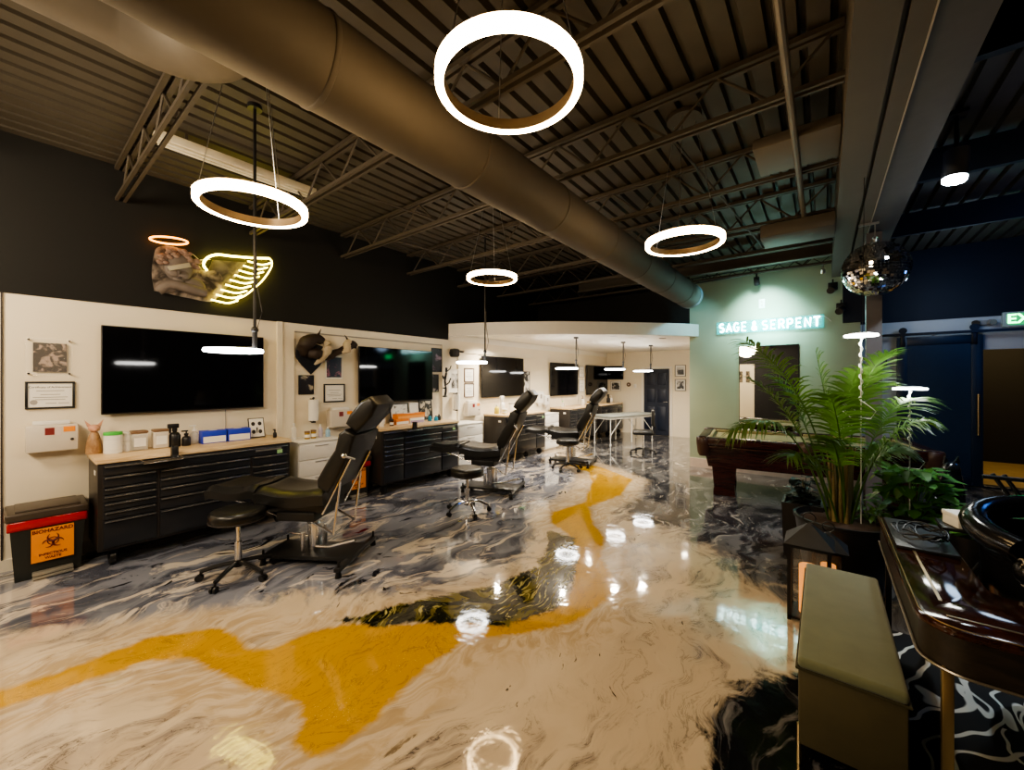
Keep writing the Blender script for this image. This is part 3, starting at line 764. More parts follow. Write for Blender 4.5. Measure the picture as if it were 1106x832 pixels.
t = thing('antler_hook', 'black branching wall hook beside the purple poster', 'wall hook', (XW+.03, 4.96, 1.34), R90)
MB().tube(catmull([(0, -.05, .0), (.01, -.06, .12), (-.01, -.06, .28), (.02, -.06, .42), (.03, -.05, .52)], 4), .02, 8, rs=None).tube([(0, -.06, .2), (.07, -.08, .25), (.10, -.09, .33)], .014, 6).tube([(0, -.06, .3), (-.07, -.08, .33), (-.09, -.08, .38)], .012, 6).tube([(.02, -.06, .44), (.10, -.07, .5), (.13, -.07, .56)], .010, 6).sph((0, -.05, .0), .04, 12, 8, (1.4, .8, .5)).cyl((0, -.06, .15), (0, 0, .15), .012, n=8).cyl((0, -.06, .35), (0, 0, .35), .012, n=8).build('branch', black, t)
t = thing('wall_speaker', 'small black loudspeaker at the top corner of the alcove wall', 'speaker', (XW, 5.16, 2.06), R90)
MB().box(-.07, .09, -.18, -.04, 0, .16, .04, 4).build('cabinet', black, t); MB().cyl((0.01, -.182, .08), (.01, -.175, .08), .05, n=20).build('grille', ink, t); MB().box(-.02, .02, -.05, 0, .05, .11).build('bracket', black, t)
# station three wall
picture('white matted photograph of dark figures under the corner loudspeaker', wallpos(5.10, 1.40), R90, .34, .44, whitepl, printed('group_photo', (.05, .05, .05), (.6, .58, .54), 9, .5, .1, 6), .012, .07)
picture('upper brown framed certificate left of the third television', wallpos(5.52, 1.60), R90, .27, .27, mat('brown_frame', (.10, .05, .03), .4), paper, .014, name='framed_certificate', cat='certificate', lines=CERT)
picture('lower brown framed certificate left of the third television', wallpos(5.52, 1.30), R90, .27, .27, MATS['brown_frame'], paper, .014, name='framed_certificate', cat='certificate', lines=CERT)
towel('white paper towel roll beside the second beige wall cabinet of the alcove', 5.24, 1.06)
sharps('beige sharps container under the two brown framed certificates', 5.50, .94, .36, .26)
picture('tall black and white art print right of the third television', wallpos(7.46, 1.30), R90, .24, .54, black, printed('tall_print', (.02, .02, .02), (.7, .68, .64), 5, .52, .05, 7), .008, name='framed_poster', cat='framed poster')
def dispenser(label, y, z, w, h):
    t = thing('soap_dispenser', label, 'dispenser', (XW, y, z), R90)
    MB().box(0, w, -.11, 0, .06, h, .02, 3).build('cover', whitepl, t)
    MB().box(w*.3, w*.7, -.09, -.02, .0, .06, .008).build('spout', beigepl, t)
    MB().box(w*.35, w*.65, -.113, -.108, h*.5, h*.8, .002).build('window', greyink, t)
dispenser('white towel dispenser beside the tall art print', 7.92, 1.02, .26, .34)
dispenser('smaller white dispenser right of the towel dispenser', 8.24, .96, .20, .30)
picture('white framed certificate left of the corner television', wallpos(10.12, 1.30), R90, .32, .36, greyink, paper, .014, name='framed_certificate', cat='certificate', lines=CERT)
picture('white framed sheet above the certificate by the corner television', wallpos(10.12, 1.72), R90, .32, .32, greyink, paper, .014, name='framed_certificate', cat='certificate', lines=CERT)
# alcove back wall
picture('small framed photograph of dark figures below the back wall television', (-5.36, 12, 1.30), 0, .34, .30, greyink, printed('dark_photo', (.03, .03, .03), (.5, .48, .44), 8, .52, .07, 8), .012, .03)
picture('upper small framed print right of the navy alcove door', (-3.38, 12, 1.74), 0, .30, .33, black, printed('door_print', (.05, .05, .05), (.6, .58, .54), 8, .5, .08, 9), .014, .04)
picture('lower small framed print right of the navy alcove door', (-3.38, 12, 1.33), 0, .30, .33, black, printed('door_print_low', (.04, .04, .04), (.6, .58, .54), 8, .52, .07, 10), .014, .04)
t = thing('wall_gauge', 'small round dark dial on the alcove back wall left of the navy door', 'dial', (-4.76, 12, 1.50))
MB().cyl((0, -.03, 0), (0, 0, 0), .065, n=24).build('case', mat('brown_dial', (.12, .06, .03), .4), t); MB().cyl((0, -.033, 0), (0, -.029, 0), .02, n=16).build('hub', beigepl, t)
t = thing('light_switch', 'white light switch beside the dark wall dial', 'switch', (-4.56, 12, 1.46))
MB().box(-.04, .04, -.01, 0, -.055, .055, .003).build('plate', whitepl, t); MB().box(-.01, .01, -.016, -.009, -.02, .02, .002).build('toggle', beigepl, t)
picture('small dark framed picture on the white wall left of the barn door', (.70, 9.2, 1.86), 0, .15, .22, black, printed('barn_print', (.03, .03, .04), (.4, .4, .4), 10, .5, .08, 11), .012)
# mirror on the sage wall
t = thing('wall_mirror', 'tall frameless mirror on the sage wall behind the pool table', 'mirror', (-1.17, 8.05, .55))
MB().box(0, .86, -.02, 0, 0, 1.68, .003).build('backing', black, t)
MB().box(.008, .852, -.0225, -.019, .008, 1.672).build('mirror_glass', mat('mirror_silver', (.82, .84, .82), .015, 1, var=0), t, 0)
for (x, w_, lab) in ((-2.42, .13, 'narrow dark framed print on the rear cream panel, seen in the mirror'), (-2.68, .18, 'wider dark framed print on the rear cream panel, seen in the mirror')):
    picture(lab, (x, -3.17, 1.55), PI, w_, .46, black, printed('rear_print', (.05, .04, .03), (.40, .32, .22), 6, .5, .06, 18), .015)
# exit sign
t = thing('exit_sign', 'green glowing EXIT sign above the dark opening', 'exit sign', (2.10, 9.19, 2.42))
MB().box(0, .42, -.05, 0, 0, .22, .008).build('housing', mat('exit_white', (.55, .62, .58), .4), t)
MB().box(.07, .40, -.053, -.049, .025, .195).build('face', emit('exit_green_dim', (.02, .35, .12), .7), t, 0)
lettering('EXIT', .19, emit('exit_green', (.05, 1.0, .25), 5), t, (.235, -.055, .11), bold=.004)
t = thing('emergency_light', 'small dark twin emergency lamp left of the exit sign', 'emergency light', (1.80, 9.19, 2.44))
MB().box(.0, .22, -.05, 0, .03, .10, .01).build('housing', greyink, t)
MB().cyl((.04, -.05, .07), (.02, -.11, .06), .04, n=14).build('lamp_head', black, t); MB().cyl((.18, -.05, .07), (.20, -.11, .06), .04, n=14).build('lamp_head', greyink, t)

# ------------------------------------------------------------------ neon cherub cut-out on the dark wall
def cherub():
    t = thing('neon_cherub', 'grey cherub cut-out with orange neon halo and yellow neon wing on the dark wall', 'neon artwork', (XW+.015, .95, 2.50), R90)
    gp = printed('stone_grey_print', (.035, .028, .025), (.30, .25, .21), 9, .50, .16, 12)
    pts = [(.02, .06), (.0, .24), (.02, .44), (.05, .52), (.16, .56), (.30, .52), (.36, .42), (.44, .36), (.55, .38), (.62, .30), (.58, .12), (.50, .02), (.30, .03)]
    MB().prism([(p.x, p.y) for p in catmull([(a, b) for a, b in pts], 4)], -.022, -.010, 'y').build('cutout_panel', gp, t, 0)
    st = mat('sculpt_grey', (.17, .14, .12), .6, var=.3, scale=12); hair = mat('sculpt_hair', (.26, .17, .13), .6, var=.4, scale=20)
    MB().sph((.21, -.05, .33), .135, 24, 16, (.92, .38, 1.12)).sph((.245, -.085, .255), .06, 16, 10, (1, .45, .8)).sph((.165, -.085, .265), .055, 16, 10, (1, .45, .8)).sph((.205, -.075, .20), .05, 14, 10, (1, .5, .8)).build('head', st, t, 60)
    m = MB()
    for k in range(60):
        a = random.uniform(-.25, PI*1.08); r = random.uniform(.085, .175)
        m.sph((.215+r*math.cos(a)*1.02, -.075+random.uniform(-.02, .02), .37+r*math.sin(a)*.90), random.uniform(.016, .028), 8, 6, (1.2, .6, .9))
    m.build('hair', hair, t, 60)
    MB().sph((.20, -.115, .275), .018, 10, 8, (.8, .8, 1.4)).sph((.203, -.108, .228), .022, 10, 6, (1.1, .5, .35)).sph((.203, -.108, .214), .018, 10, 6, (1.1, .5, .35)).build('face_relief', mat('sculpt_shade', (.11, .09, .08), .6), t, 60)
    MB().sph((.33, -.045, .16), .11, 18, 12, (1.1, .35, .9)).sph((.12, -.05, .12), .09, 16, 12, (1.1, .4, .7)).build('shoulder', st, t, 60)
    MB().box(-.10, .10, -.006, .006, -.024, .024, .004).xf(Matrix.Translation((.205, -.112, .335)) @ Matrix.Rotation(math.radians(-24), 4, 'Y')).build('eye_bar', mat('pale_bar', (.42, .38, .28), .5), t)
    MB().tube(catmull([(.04, -.05, .06), (.14, -.08, .14), (.30, -.09, .12), (.44, -.07, .10)], 5), .05, 10).build('arm', st, t, 60)
    on = emit('orange_neon', (1, .30, .012), 4.2); ye = emit('yellow_neon', (1, .80, .10), 9)
    MB().tube([(.13+.155*math.cos(a), -.07-.03*math.sin(a), .600+.028*math.sin(a)+.02*math.cos(a)) for a in [2*PI*k/28 for k in range(28)]], .0095, 8, closed=True).build('halo', on, t)
    outl = catmull([(.46, -.05, .36), (.43, -.05, .42), (.46, -.05, .50), (.55, -.05, .56), (.70, -.05, .58), (.90, -.05, .61), (1.10, -.05, .65)], 6)
    MB().tube(outl, .012, 8).build('wing_outline', ye, t)
    MB().tube(catmull([(1.10, -.05, .65), (1.13, -.05, .60), (1.10, -.05, .50), (1.02, -.05, .36), (.94, -.05, .26), (.84, -.05, .15), (.74, -.05, .08)], 6), .007, 8).build('wing_edge', ye, t)
    for k in range(9):
        f = k/8
        a = Vector((.86-.36*f, -.05, .56-.52*f)); b = Vector((1.12-.36*f, -.05, .60-.53*f)); c_ = (a+b)/2+Vector((.02, 0, -.030))
        MB().tube(catmull([a, c_, b], 5), .0085, 7).build('wing_feather', ye, t)
    MB().prism([(.46, .30), (.52, .50), (.86, .55), (.60, .10), (.50, .03)], -.020, -.010, 'y').build('wing_panel', printed('wing_print', (.04, .035, .03), (.16, .14, .12), 6, .5, .2, 13), t, 0)
    MB().tube([(.34, -.02, .52), (.40, -.015, .47), (.50, -.015, .50)], .003, 5).build('power_cord', whitepl, t)
cherub()

# ------------------------------------------------------------------ tool chests
def tool_chest(y0, L, label, n_left=5):
    D, H = .56, .95
    t = thing('tool_chest', label, 'tool chest', (XW+.05, y0, 0), R90, 'black rolling tool chests')
    MB().box(0, L, -D, 0, .15, H-.04, .006).build('cabinet_body', chestside, t)
    MB().box(-.012, L+.012, -D-.02, .0, H-.04, H, .006).build('worktop', butcher, t)
    MB().box(.03, L-.03, -D-.004, -D+.004, .165, H-.05, .002).build('front_frame', ink, t, 0)
    cols = [(.035, L*.245), (L*.26, L*.735), (L*.75, L-.035)]
    def drawer(a, b, z0, z1):
        d = MB().box(a, b, -D-.020, -D-.002, z0+.004, z1-.004, .004).build('drawer', chestblk, t)
        MB().box(a+.006, b-.006, -D-.036, -D-.018, z1-.022, z1-.008, .004).build('drawer_pull', mat('graphite_pull', (.27, .28, .30), .25, .9), d)
    drawer(.035, L-.035, .80, .895)
    zs = [.80, .725, .665, .605, .535, .44, .175]
    for ci, (a, b) in enumerate(cols):
        if ci == 0:
            zz = [.80, .70, .635, .57, .495, .42, .175]
        elif ci == 1: zz = [.80, .715, .63, .535, .42, .175]
        else: zz = [.80, .70, .635, .57, .495, .42, .175]
        for z1, z0 in zip(zz, zz[1:]): drawer(a, b, z0, z1)
    for x in (.10, L-.10):
        for y in (-D+.09, -.10):
            c_ = MB().box(x-.03, x+.03, y-.03, y+.03, .115, .15).box(x-.028, x-.022, y-.025, y+.03, .05, .12).box(x+.022, x+.028, y-.025, y+.03, .05, .12).build('caster_fork', black, t, 0)
            MB().cyl((x-.018, y, .062), (x+.018, y, .062), .062, n=24).build('wheel', black, c_)
    MB().box(-.004, .0, -D+.10, -D+.17, .80, .84, .001).build('side_label', whitepl, t, 0)
    pl_ = MB().box(L-.36, L-.10, -D-.0235, -D-.019, .850, .878, .001).build('name_plate', mat('plate_grey', (.35, .35, .35), .3, .6), t, 0)
    MB().box(L-.145, L-.09, -D-.0225, -D-.0195, .805, .845).build('green_sticker', mat('green_white_sticker', (.35, .6, .30), .5), t, 0)
    return t
CH = tool_chest(.50, 1.56, 'long black tool chest with butcher block top nearest the biohazard bin')
tool_chest(3.27, 1.50, 'black tool chest under the second television, with an orange carton on top')
tool_chest(6.04, 1.42, 'black tool chest under the third television, behind the second tattoo chair')
tool_chest(8.54, 1.50, 'black tool chest under the fourth television, behind the third tattoo chair')
tool_chest(10.30, 1.50, 'black tool chest in the alcove corner, farthest from the camera')
def side_cabinet(y0, y1, z, label, d=.48):
    t = thing('drawer_cabinet', label, 'drawer cabinet', (XW+.02, y0, 0), R90, 'white drawer cabinets')
    w = y1-y0
    MB().box(0, w, -d, 0, .05, z-.02, .004).build('carcass', whitepl, t)
    MB().box(-.008, w+.008, -d-.02, 0, z-.02, z, .004).build('top', whitepl, t)
    MB().box(.02, w-.02, -d+.03, 0, 0, .05).build('plinth', beigepl, t, 0)
    n = 4
    for k in range(n):
        z0 = .06+k*(z-.09)/n
        d_ = MB().box(.006, w-.006, -d-.018, -d-.001, z0, z0+(z-.09)/n-.008, .003).build('drawer', whitepl, t)
        MB().box(w*.35, w*.65, -d-.028, -d-.016, z0+(z-.09)/n-.04, z0+(z-.09)/n-.03, .002).build('drawer_pull', alu, d_)
side_cabinet(2.20, 2.76, .88, 'white drawer cabinet between the first two tool chests')
side_cabinet(4.87, 5.50, .86, 'white drawer cabinet between the second and third tool chests')
side_cabinet(7.60, 8.20, .86, 'white drawer cabinet between the third and fourth tool chests')

# biohazard bins
def bio_bin(y0, x_front, label, simple=False):
    t = thing('biohazard_bin', label, 'waste bin', (x_front-.40, y0, 0), R90, 'biohazard bins')
    w, d, h = .42, .38, .50
    m = MB(); P = []
    for z, k in ((.0, .03), (h, .0)):
        P.append([m.bm.verts.new(v) for v in ((k, -d+k, z), (w-k, -d+k, z), (w-k, -k, z), (k, -k, z))])
    m.bm.faces.new(P[0][::-1]); m.bm.faces.new(P[1])
    for k in range(4): m.bm.faces.new((P[0][k], P[0][(k+1) % 4], P[1][(k+1) % 4], P[1][k]))
    m.build('bin_body', mat('bin_dark_grey', (.022, .024, .022), .4), t, 0)
    m = MB().box(-.012, w+.012, -d-.014, .012, h-.085, h-.005, .018, 3)
    for v in m.bm.verts: v.co.z += .012*math.sin(v.co.x*37)+.008*math.sin(v.co.y*41)
    m.build('red_liner', redpl, t, 50)
    MB().box(-.02, w+.02, -d-.022, .02, h-.005, h+.06, .014, 3).box(.03, w-.03, -d+.02, -.03, h+.055, h+.075, .008).build('lid', mat('lid_brown', (.06, .045, .035), .35), t)
    MB().box(w*.28, w*.82, -d-.045, -d+.02, .035, .06, .006).box(w*.28, w*.82, -d-.05, -d-.03, .01, .03, .004).build('pedal', mat('pedal_grey', (.45, .42, .36), .35, .6), t)
    a0, a1, z0, z1 = w*.27, w*.83, .135, .408
    k = .0165
    lab = MB().box(a0, a1, -d-.004, -d+.0, z0, z1)
    rot = Matrix.Translation((0, -d, 0)) @ Matrix.Rotation(0.06, 4, 'X') @ Matrix.Translation((0, d, 0))
    lab = lab.xf(Matrix.Translation((0, .0145, 0))).build('hazard_label', orange, t, 0)
    yy = -d+.0095
    sh = .0
    for o_ in (lab,): o_.location.y = -.0165
    yy = -d-.0075
    cx, cz, R = (a0+a1)/2, (z0+z1)/2+.02, .030
    mm = MB()
    for k in range(3):
        a = PI/2+k*2*PI/3; c_ = (cx+.033*math.cos(a), cz+.033*math.sin(a))
        mm.tube([(c_[0]+.030*math.cos(a+.62+5.04*j/22), yy, c_[1]+.030*math.sin(a+.62+5.04*j/22)) for j in range(23)], .005, 6, rs=[.0015+.0065*math.sin(PI*j/22) for j in range(23)])
    mm.tube([(cx+.030*math.cos(a), yy, cz+.030*math.sin(a)) for a in [2*PI*j/24 for j in range(24)]], .0035, 6, closed=True)
    dark_o = mat('maroon_print', (.12, .012, .008), .5)
    mm.build('hazard_symbol', dark_o, lab).location = (0, .0165, 0)
    if not simple:
        lettering('BIOHAZARD', .040, dark_o, lab, (cx, yy+.0165, z1-.026), bold=.001)
        lettering('INFECTIOUS', .028, dark_o, lab, (cx, yy+.0165, z0+.055), bold=.0006)
        lettering('WASTE', .028, dark_o, lab, (cx, yy+.0165, z0+.025), bold=.0006)
    return t
bio_bin(.03, -5.06, 'dark biohazard bin with red liner left of the first tool chest')
bio_bin(2.79, -5.04, 'dark biohazard bin half hidden behind the first tattoo chair backrest')

# ------------------------------------------------------------------ tattoo chairs
def tattoo_chair(loc, rz, label):
    t = thing('tattoo_chair', label, 'tattoo chair', loc, rz, 'black reclining tattoo chairs')
    def pad(prof, w, name, th, bev=.03):
        """cushion: top profile along x, thickness th, width w, crowned across"""
        m = MB(); rows = 9; pts = catmull([(a, b) for a, b in prof], 5); top = []
        for (x, z) in [(p.x, p.y) for p in pts]:
            row = []
            for j in range(rows):
                f = -1+2*j/(rows-1); row.append(m.bm.verts.new((x, f*w/2, z+.022*abs(f)**2.0*(1-.9*abs(f)**8)-.035*abs(f)**14)))
            top.append(row)
        bot = [[m.bm.verts.new((r[j].co.x, (-1+2*j/(rows-1))*w/2*.96, r[4].co.z-th)) for j in (0, rows-1)] for r in top]
        N = len(top)
        for i in range(N-1):
            for j in range(rows-1): m.bm.faces.new((top[i][j], top[i+1][j], top[i+1][j+1], top[i][j+1]))
            m.bm.faces.new((top[i][0], bot[i][0], bot[i+1][0], top[i+1][0])); m.bm.faces.new((top[i][-1], top[i+1][-1], bot[i+1][1], bot[i][1]))
            m.bm.faces.new((bot[i][0], bot[i][1], bot[i+1][1], bot[i+1][0]))
        m.bm.faces.new([top[0][j] for j in range(rows)]+[bot[0][1], bot[0][0]]); m.bm.faces.new([top[-1][j] for j in range(rows)]+[bot[-1][1], bot[-1][0]])
        return m.build(name, leather, t, 40)
    pad([(-.94, .675), (-.89, .690), (-.75, .672), (-.62, .678), (-.53, .700), (-.475, .692)], .48, 'leg_rest', .10)
    pad([(-.468, .672), (-.42, .688), (-.28, .662), (-.10, .655), (.05, .675), (.16, .680)], .52, 'seat', .12)
    # back, leaning
    bx, bz, ang = .15, .69, math.radians(26)
    M = Matrix.Translation((bx, 0, bz)) @ Matrix.Rotation(ang, 4, 'Y')
    m = MB()
    m.prism([(-.05, 0), (-.085, .06), (-.075, .22), (-.055, .36), (-.085, .50), (-.05, .56), (.055, .55), (.075, .40), (.07, .1), (.05, .0)], -.25, .25, 'y', .025, 3)
    m.xf(M).build('backrest', leather, t, 40)
    Mh = Matrix.Translation((bx, 0, bz)) @ Matrix.Rotation(ang, 4, 'Y') @ Matrix.Translation((-.01, 0, .57)) @ Matrix.Rotation(math.radians(13), 4, 'Y')
    MB().prism([(-.08, 0), (-.10, .08), (-.095, .24), (-.06, .32), (.04, .31), (.065, .2), (.05, .0)], -.21, .21, 'y', .03, 3).xf(Mh).build('headrest', leather, t, 40)
    for s in (-.075, .075): MB().tube([(-.094, s, .03), (-.107, s, .09), (-.103, s, .23), (-.08, s, .30)], .006, 6).xf(Mh).build('seam_piping', ink, t)
    MB().tube([(.07, -.16, -.03), (.085, -.16, -.32), (.085, .16, -.32), (.07, .16, -.03)], .009, 8).xf(Mh).cyl(M@Vector((.09, -.12, .32)), M@Vector((.09, -.36, .40)), .010, n=8).sph(M@Vector((.09, -.37, .405)), .022, 10, 8).build('headrest_rod', chrome, t)
    # under seat box and struts
    MB().box(-.42, .13, -.18, .18, .47, .57, .01).box(-.30, .05, -.20, .20, .40, .48, .01).build('under_frame', black, t)
    for s in (-.19, .19):
        MB().tube([(-.42, s*.8, .51), (-.62, s*.9, .55), (-.80, s*.9, .585)], .010, 8).cyl((-.28, s*.8, .42), (-.66, s*.9, .57), .008, n=8).build('leg_rest_strut', chrome, t)
        p1 = M@Vector((.085, 0, .34)); p0 = Vector((.12, s, .47)); p1.y = s
        MB().cyl(p0, p1, .010, n=8).cyl((.22, s, .30), M@Vector((.085, s, .12)), .012, n=8).cyl((.02, s, .40), (.22, s, .30), .010, n=8).build('back_strut', chrome, t)
    MB().cyl((.22, -.19, .30), (.22, .19, .30), .010, n=8).build('back_crossbar', chrome, t)
    # hydraulic column, base and pedal
    MB().cyl((-.06, 0, .09), (-.06, 0, .32), .062, n=28).cyl((-.06, 0, .32), (-.06, 0, .335), .068, n=28).build('column_sleeve', chrome, t)
    MB().cyl((-.06, 0, .33), (-.06, 0, .48), .040, n=24).build('piston', alu, t)
    MB().cyl((-.02, .10, .1), (-.02, .10, .28), .018, n=12).cyl((-.13, -.08, .1), (-.13, -.08, .26), .02, n=12).build('pump_cylinder', chrome, t)
    MB().box(-.44, .36, -.17, .17, .055, .09, .008).build('base_plate', black, t)
    for x, e in ((-.44, .20), (.34, .36)):
        MB().box(x-.028, x+.028, -e, e, .05, .085, .008).build('base_crossbar', black, t)
        for s in (-e+.03, e-.03): MB().lathe([(.028, 0), (.020, .05), (.010, .052), (.010, .135), (0, .135)], (x, s, 0), 14).build('levelling_foot', black, t)
    MB().tube([(.0, -.08, .14), (.16, -.14, .17), (.42, -.20, .26)], .013, 8).build('pump_lever', chrome, t)
    MB().tube([(-.06, .08, .15), (-.30, .14, .16), (-.42, .18, .15)], .010, 8).build('foot_pedal', chrome, t)
    return t
def face_to(dx, dy): return math.atan2(dy, dx)
ch1 = tattoo_chair((-3.62, 1.80, 0), math.radians(33), 'black reclining tattoo chair nearest the camera, behind the first round stool')
dup(ch1, (-3.80, 4.46, 0), math.radians(22), 'black reclining tattoo chair in front of the third tool chest, by the chrome based stool')
dup(ch1, (-3.84, 6.90, 0), math.radians(14), 'black reclining tattoo chair farthest into the alcove, beside the massage table')

# stools
def stool(loc, rz, label, base_m, zs=.565, arched=False):
    t = thing('round_stool', label, 'stool', loc, rz, 'round rolling stools')
    MB().lathe([(0, zs-.105), (.17, zs-.105), (.198, zs-.095), (.205, zs-.07), (.205, zs-.035), (.195, zs-.012), (.17, zs-.002), (.10, zs-.003), (0, zs-.006)], n=40).build('seat', leather, t, 50)
    MB().lathe([(.2065, zs-.088), (.2085, zs-.084), (.2065, zs-.080)], n=40).build('seat_piping', ink, t, 50)
    MB().cyl((0, 0, zs-.13), (0, 0, zs-.10), .09, n=20).build('seat_plate', black, t)
    MB().cyl((0, 0, .28), (0, 0, zs-.12), .017, n=16).build('gas_piston', chrome, t)
    MB().cyl((0, 0, .10), (0, 0, .29), .026, n=18).build('gas_column', chrome, t)
    MB().cyl((0, 0, .085), (0, 0, .14), .036, .030, 18).build('hub', base_m, t)
    for k in range(5):
        a = 2*PI*k/5; c_, s_ = math.cos(a), math.sin(a)
        pts = [(.02*c_, .02*s_, .12), (.14*c_, .14*s_, .125 if arched else .105), (.26*c_, .26*s_, .075)]
        leg = MB().tube(catmull(pts, 4), .017, 8).build('leg', base_m, t)
        cx, cy = .262*c_, .262*s_
        ca = MB().cyl((cx, cy, .05), (cx, cy, .08), .009, n=8)
        tx, ty = -s_, c_
        ca.cyl((cx+.022*tx+.01*c_, cy+.022*ty+.01*s_, .026), (cx+.007*tx+.01*c_, cy+.007*ty+.01*s_, .026), .026, n=16)
        ca.cyl((cx-.022*tx+.01*c_, cy-.022*ty+.01*s_, .026), (cx-.007*tx+.01*c_, cy-.007*ty+.01*s_, .026), .026, n=16)
        ca.cyl((cx+.01*c_-.01*tx, cy+.01*s_-.01*ty, .03), (cx+.01*c_+.01*tx, cy+.01*s_+.01*ty, .03), .012, n=8)
        ca.build('caster', black, leg)
    return t
s1 = stool((-3.84, 1.21, 0), .35, 'round black stool on a black five star base, nearest the camera', black)
stool((-3.48, 3.55, 0), .8, 'round black stool on a chrome base beside the second tattoo chair', chrome, .55, True)
dup(s1, (-3.68, 6.36, 0), 1.0, 'round black stool in front of the third tattoo chair')
# office chair by the door
t = thing('office_chair', 'small black swivel chair with a low backrest in front of the navy alcove door', 'chair', (-3.16, 8.79, 0), math.radians(200))
MB().box(-.22, .22, -.22, .22, .43, .52, .04, 3).build('seat', leather, t)
MB().box(-.235, -.175, -.19, .19, .62, .98, .03, 3).build('backrest', leather, t)
MB().tube([(-.05, 0, .42), (-.24, 0, .43), (-.25, 0, .60), (-.22, 0, .75)], .014, 8).build('back_bar', black, t)
MB().cyl((0, 0, .10), (0, 0, .43), .024, n=14).build('gas_column', chrome, t)
for k in range(5):
    a = 2*PI*k/5+.3
    l_ = MB().tube([(0, 0, .11), (.14*math.cos(a), .14*math.sin(a), .10), (.27*math.cos(a), .27*math.sin(a), .07)], .018, 8).build('leg', black, t)
    MB().sph((.27*math.cos(a), .27*math.sin(a), .03), .03, 12, 8).cyl((.27*math.cos(a), .27*math.sin(a), .04), (.27*math.cos(a), .27*math.sin(a), .08), .008, n=8).build('caster', black, l_)
# massage table
def massage_table():
    ang = math.atan2(1.6, .7)
    ang = math.radians(72)
    t = thing('massage_table', 'grey folding massage table with white legs in the alcove', 'massage table', (-4.18, 10.2, 0), ang)
    MB().box(-.90, .90, -.32, .32, .68, .745, .02, 3).build('padded_top', mat('grey_green_vinyl', (.24, .26, .25), .3), t)
    MB().box(-.88, .88, -.30, .30, .65, .68).build('frame_rail', mat('white_metal', (.7, .7, .68), .4), t, 0)
    wm = MATS['white_metal']
    for x, sx in ((-.82, 1), (.82, -1)):
        for y in (-.27, .27):
            MB().cyl((x, y, .02), (x, y, .66), .012, n=10).cyl((x, y, 0), (x, y, .03), .022, n=10).build('leg', wm, t)
            MB().cyl((x, y, .25), (x+sx*.40, y, .64), .009, n=8).build('brace', wm, t)
    for y in (-.27, .27): MB().cyl((-.02, y, .64), (-.02, y, .02), .014, n=10).build('centre_leg', wm, t)
massage_table()

# ------------------------------------------------------------------ things on the counters
ZC = .95
def at(t, x, y, z, rz=R90): t.location = (x, y, z); t.rotation_euler = (0, 0, rz); return t
amber = mat('amber_glass', (.10, .035, .01), .12); clearp = glass('clear_plastic', (.85, .85, .82), .35, .08)
def jar(name, label, cat, loc, r, h, body_m, lid_m, lid=.18, group=None, square=False):
    t = thing(name, label, cat, loc, R90, group)
    hb = h*(1-lid)
    if square:
        MB().box(-r, r, -r, r, 0, hb, r*.25, 3).build('body', body_m, t); MB().box(-r*1.04, r*1.04, -r*1.04, r*1.04, hb, h, r*.2, 2).build('lid', lid_m, t)
    else:
        MB().lathe([(0, 0), (r*.94, 0), (r, r*.08), (r, hb*.9), (r*.94, hb)], n=28).build('body', body_m, t)
        MB().lathe([(r*1.03, hb), (r*1.03, h*.98), (r*.98, h), (0, h)], n=28).build('lid', lid_m, t)
    MB().lathe([(r*1.006, hb*.25), (r*1.006, hb*.72)], n=28).build('paper_label', paper if not square else beigepl, t, 60) if not square else MB().box(-r*.7, r*.7, -r*1.02, -r*.99, hb*.25, hb*.75).build('paper_label', paper, t, 0)
    return t
def bottle(name, label, loc, r, h, body_m, cap_m, pump=False, spray=False, group=None):
    t = thing(name, label, 'bottle', loc, R90, group); hb = h*(.68 if (pump or spray) else .84)
    MB().lathe([(0, 0), (r*.92, 0), (r, r*.12), (r, hb*.72), (r*.75, hb*.88), (r*.36, hb*.94), (r*.36, hb)], n=22).build('bottle_body', body_m, t, 50)
    if spray:
        MB().cyl((0, 0, hb), (0, 0, hb+.03), r*.45, n=14).box(-r*1.2, r*.7, -r*.35, r*.35, hb+.03, h, .006).box(-r*.95, -r*.6, -r*.2, r*.2, hb-.02, hb+.04, .003).build('spray_head', cap_m, t)
    elif pump:
        MB().cyl((0, 0, hb), (0, 0, hb+.02), r*.5, n=14).cyl((0, 0, hb+.02), (0, 0, h), r*.16, n=8).box(-r*1.1, r*.4, -r*.2, r*.2, h-.014, h, .004).build('pump_head', cap_m, t)
    else: MB().cyl((0, 0, hb), (0, 0, h), r*.42, n=14).build('cap', cap_m, t)
    return t
def carton(label, loc, w, d, h, m_, m2, cat='glove box', name='glove_carton', rz=R90):
    t = thing(name, label, cat, loc, rz)
    MB().box(-w/2, w/2, -d/2, d/2, 0, h, .003).build('carton', m_, t)
    MB().box(-w*.46, w*.46, -d/2-.0012, -d/2+.001, h*.06, h*.55).build('front_panel', m2, t, 0)
    MB().cyl((0, 0, h-.0005), (0, 0, h+.0012), .03, n=18).xf(Matrix.Diagonal((w/d*.8, 1, 1, 1))).build('opening', paper, t)
    return t
X1 = -5.25
pink = mat('pink_figurine', (.62, .34, .24), .45, var=.08)
t = thing('sphynx_figurine', 'pink figurine with tall pointed ears beside the green lidded tub', 'figurine', (-5.34, .525, ZC), R90)
MB().lathe([(0, 0), (.055, 0), (.06, .03), (.052, .10), (.036, .17), (.025, .20), (.0, .21)], n=20).build('body', wood('figurine_brown', (.28, .15, .07), (.50, .32, .18), .4, (6, 6, 6)), t, 60)
MB().sph((0, -.01, .235), .042, 16, 12, (1, .95, .85)).sph((0, -.045, .225), .018, 10, 8).build('head', pink, t, 60)
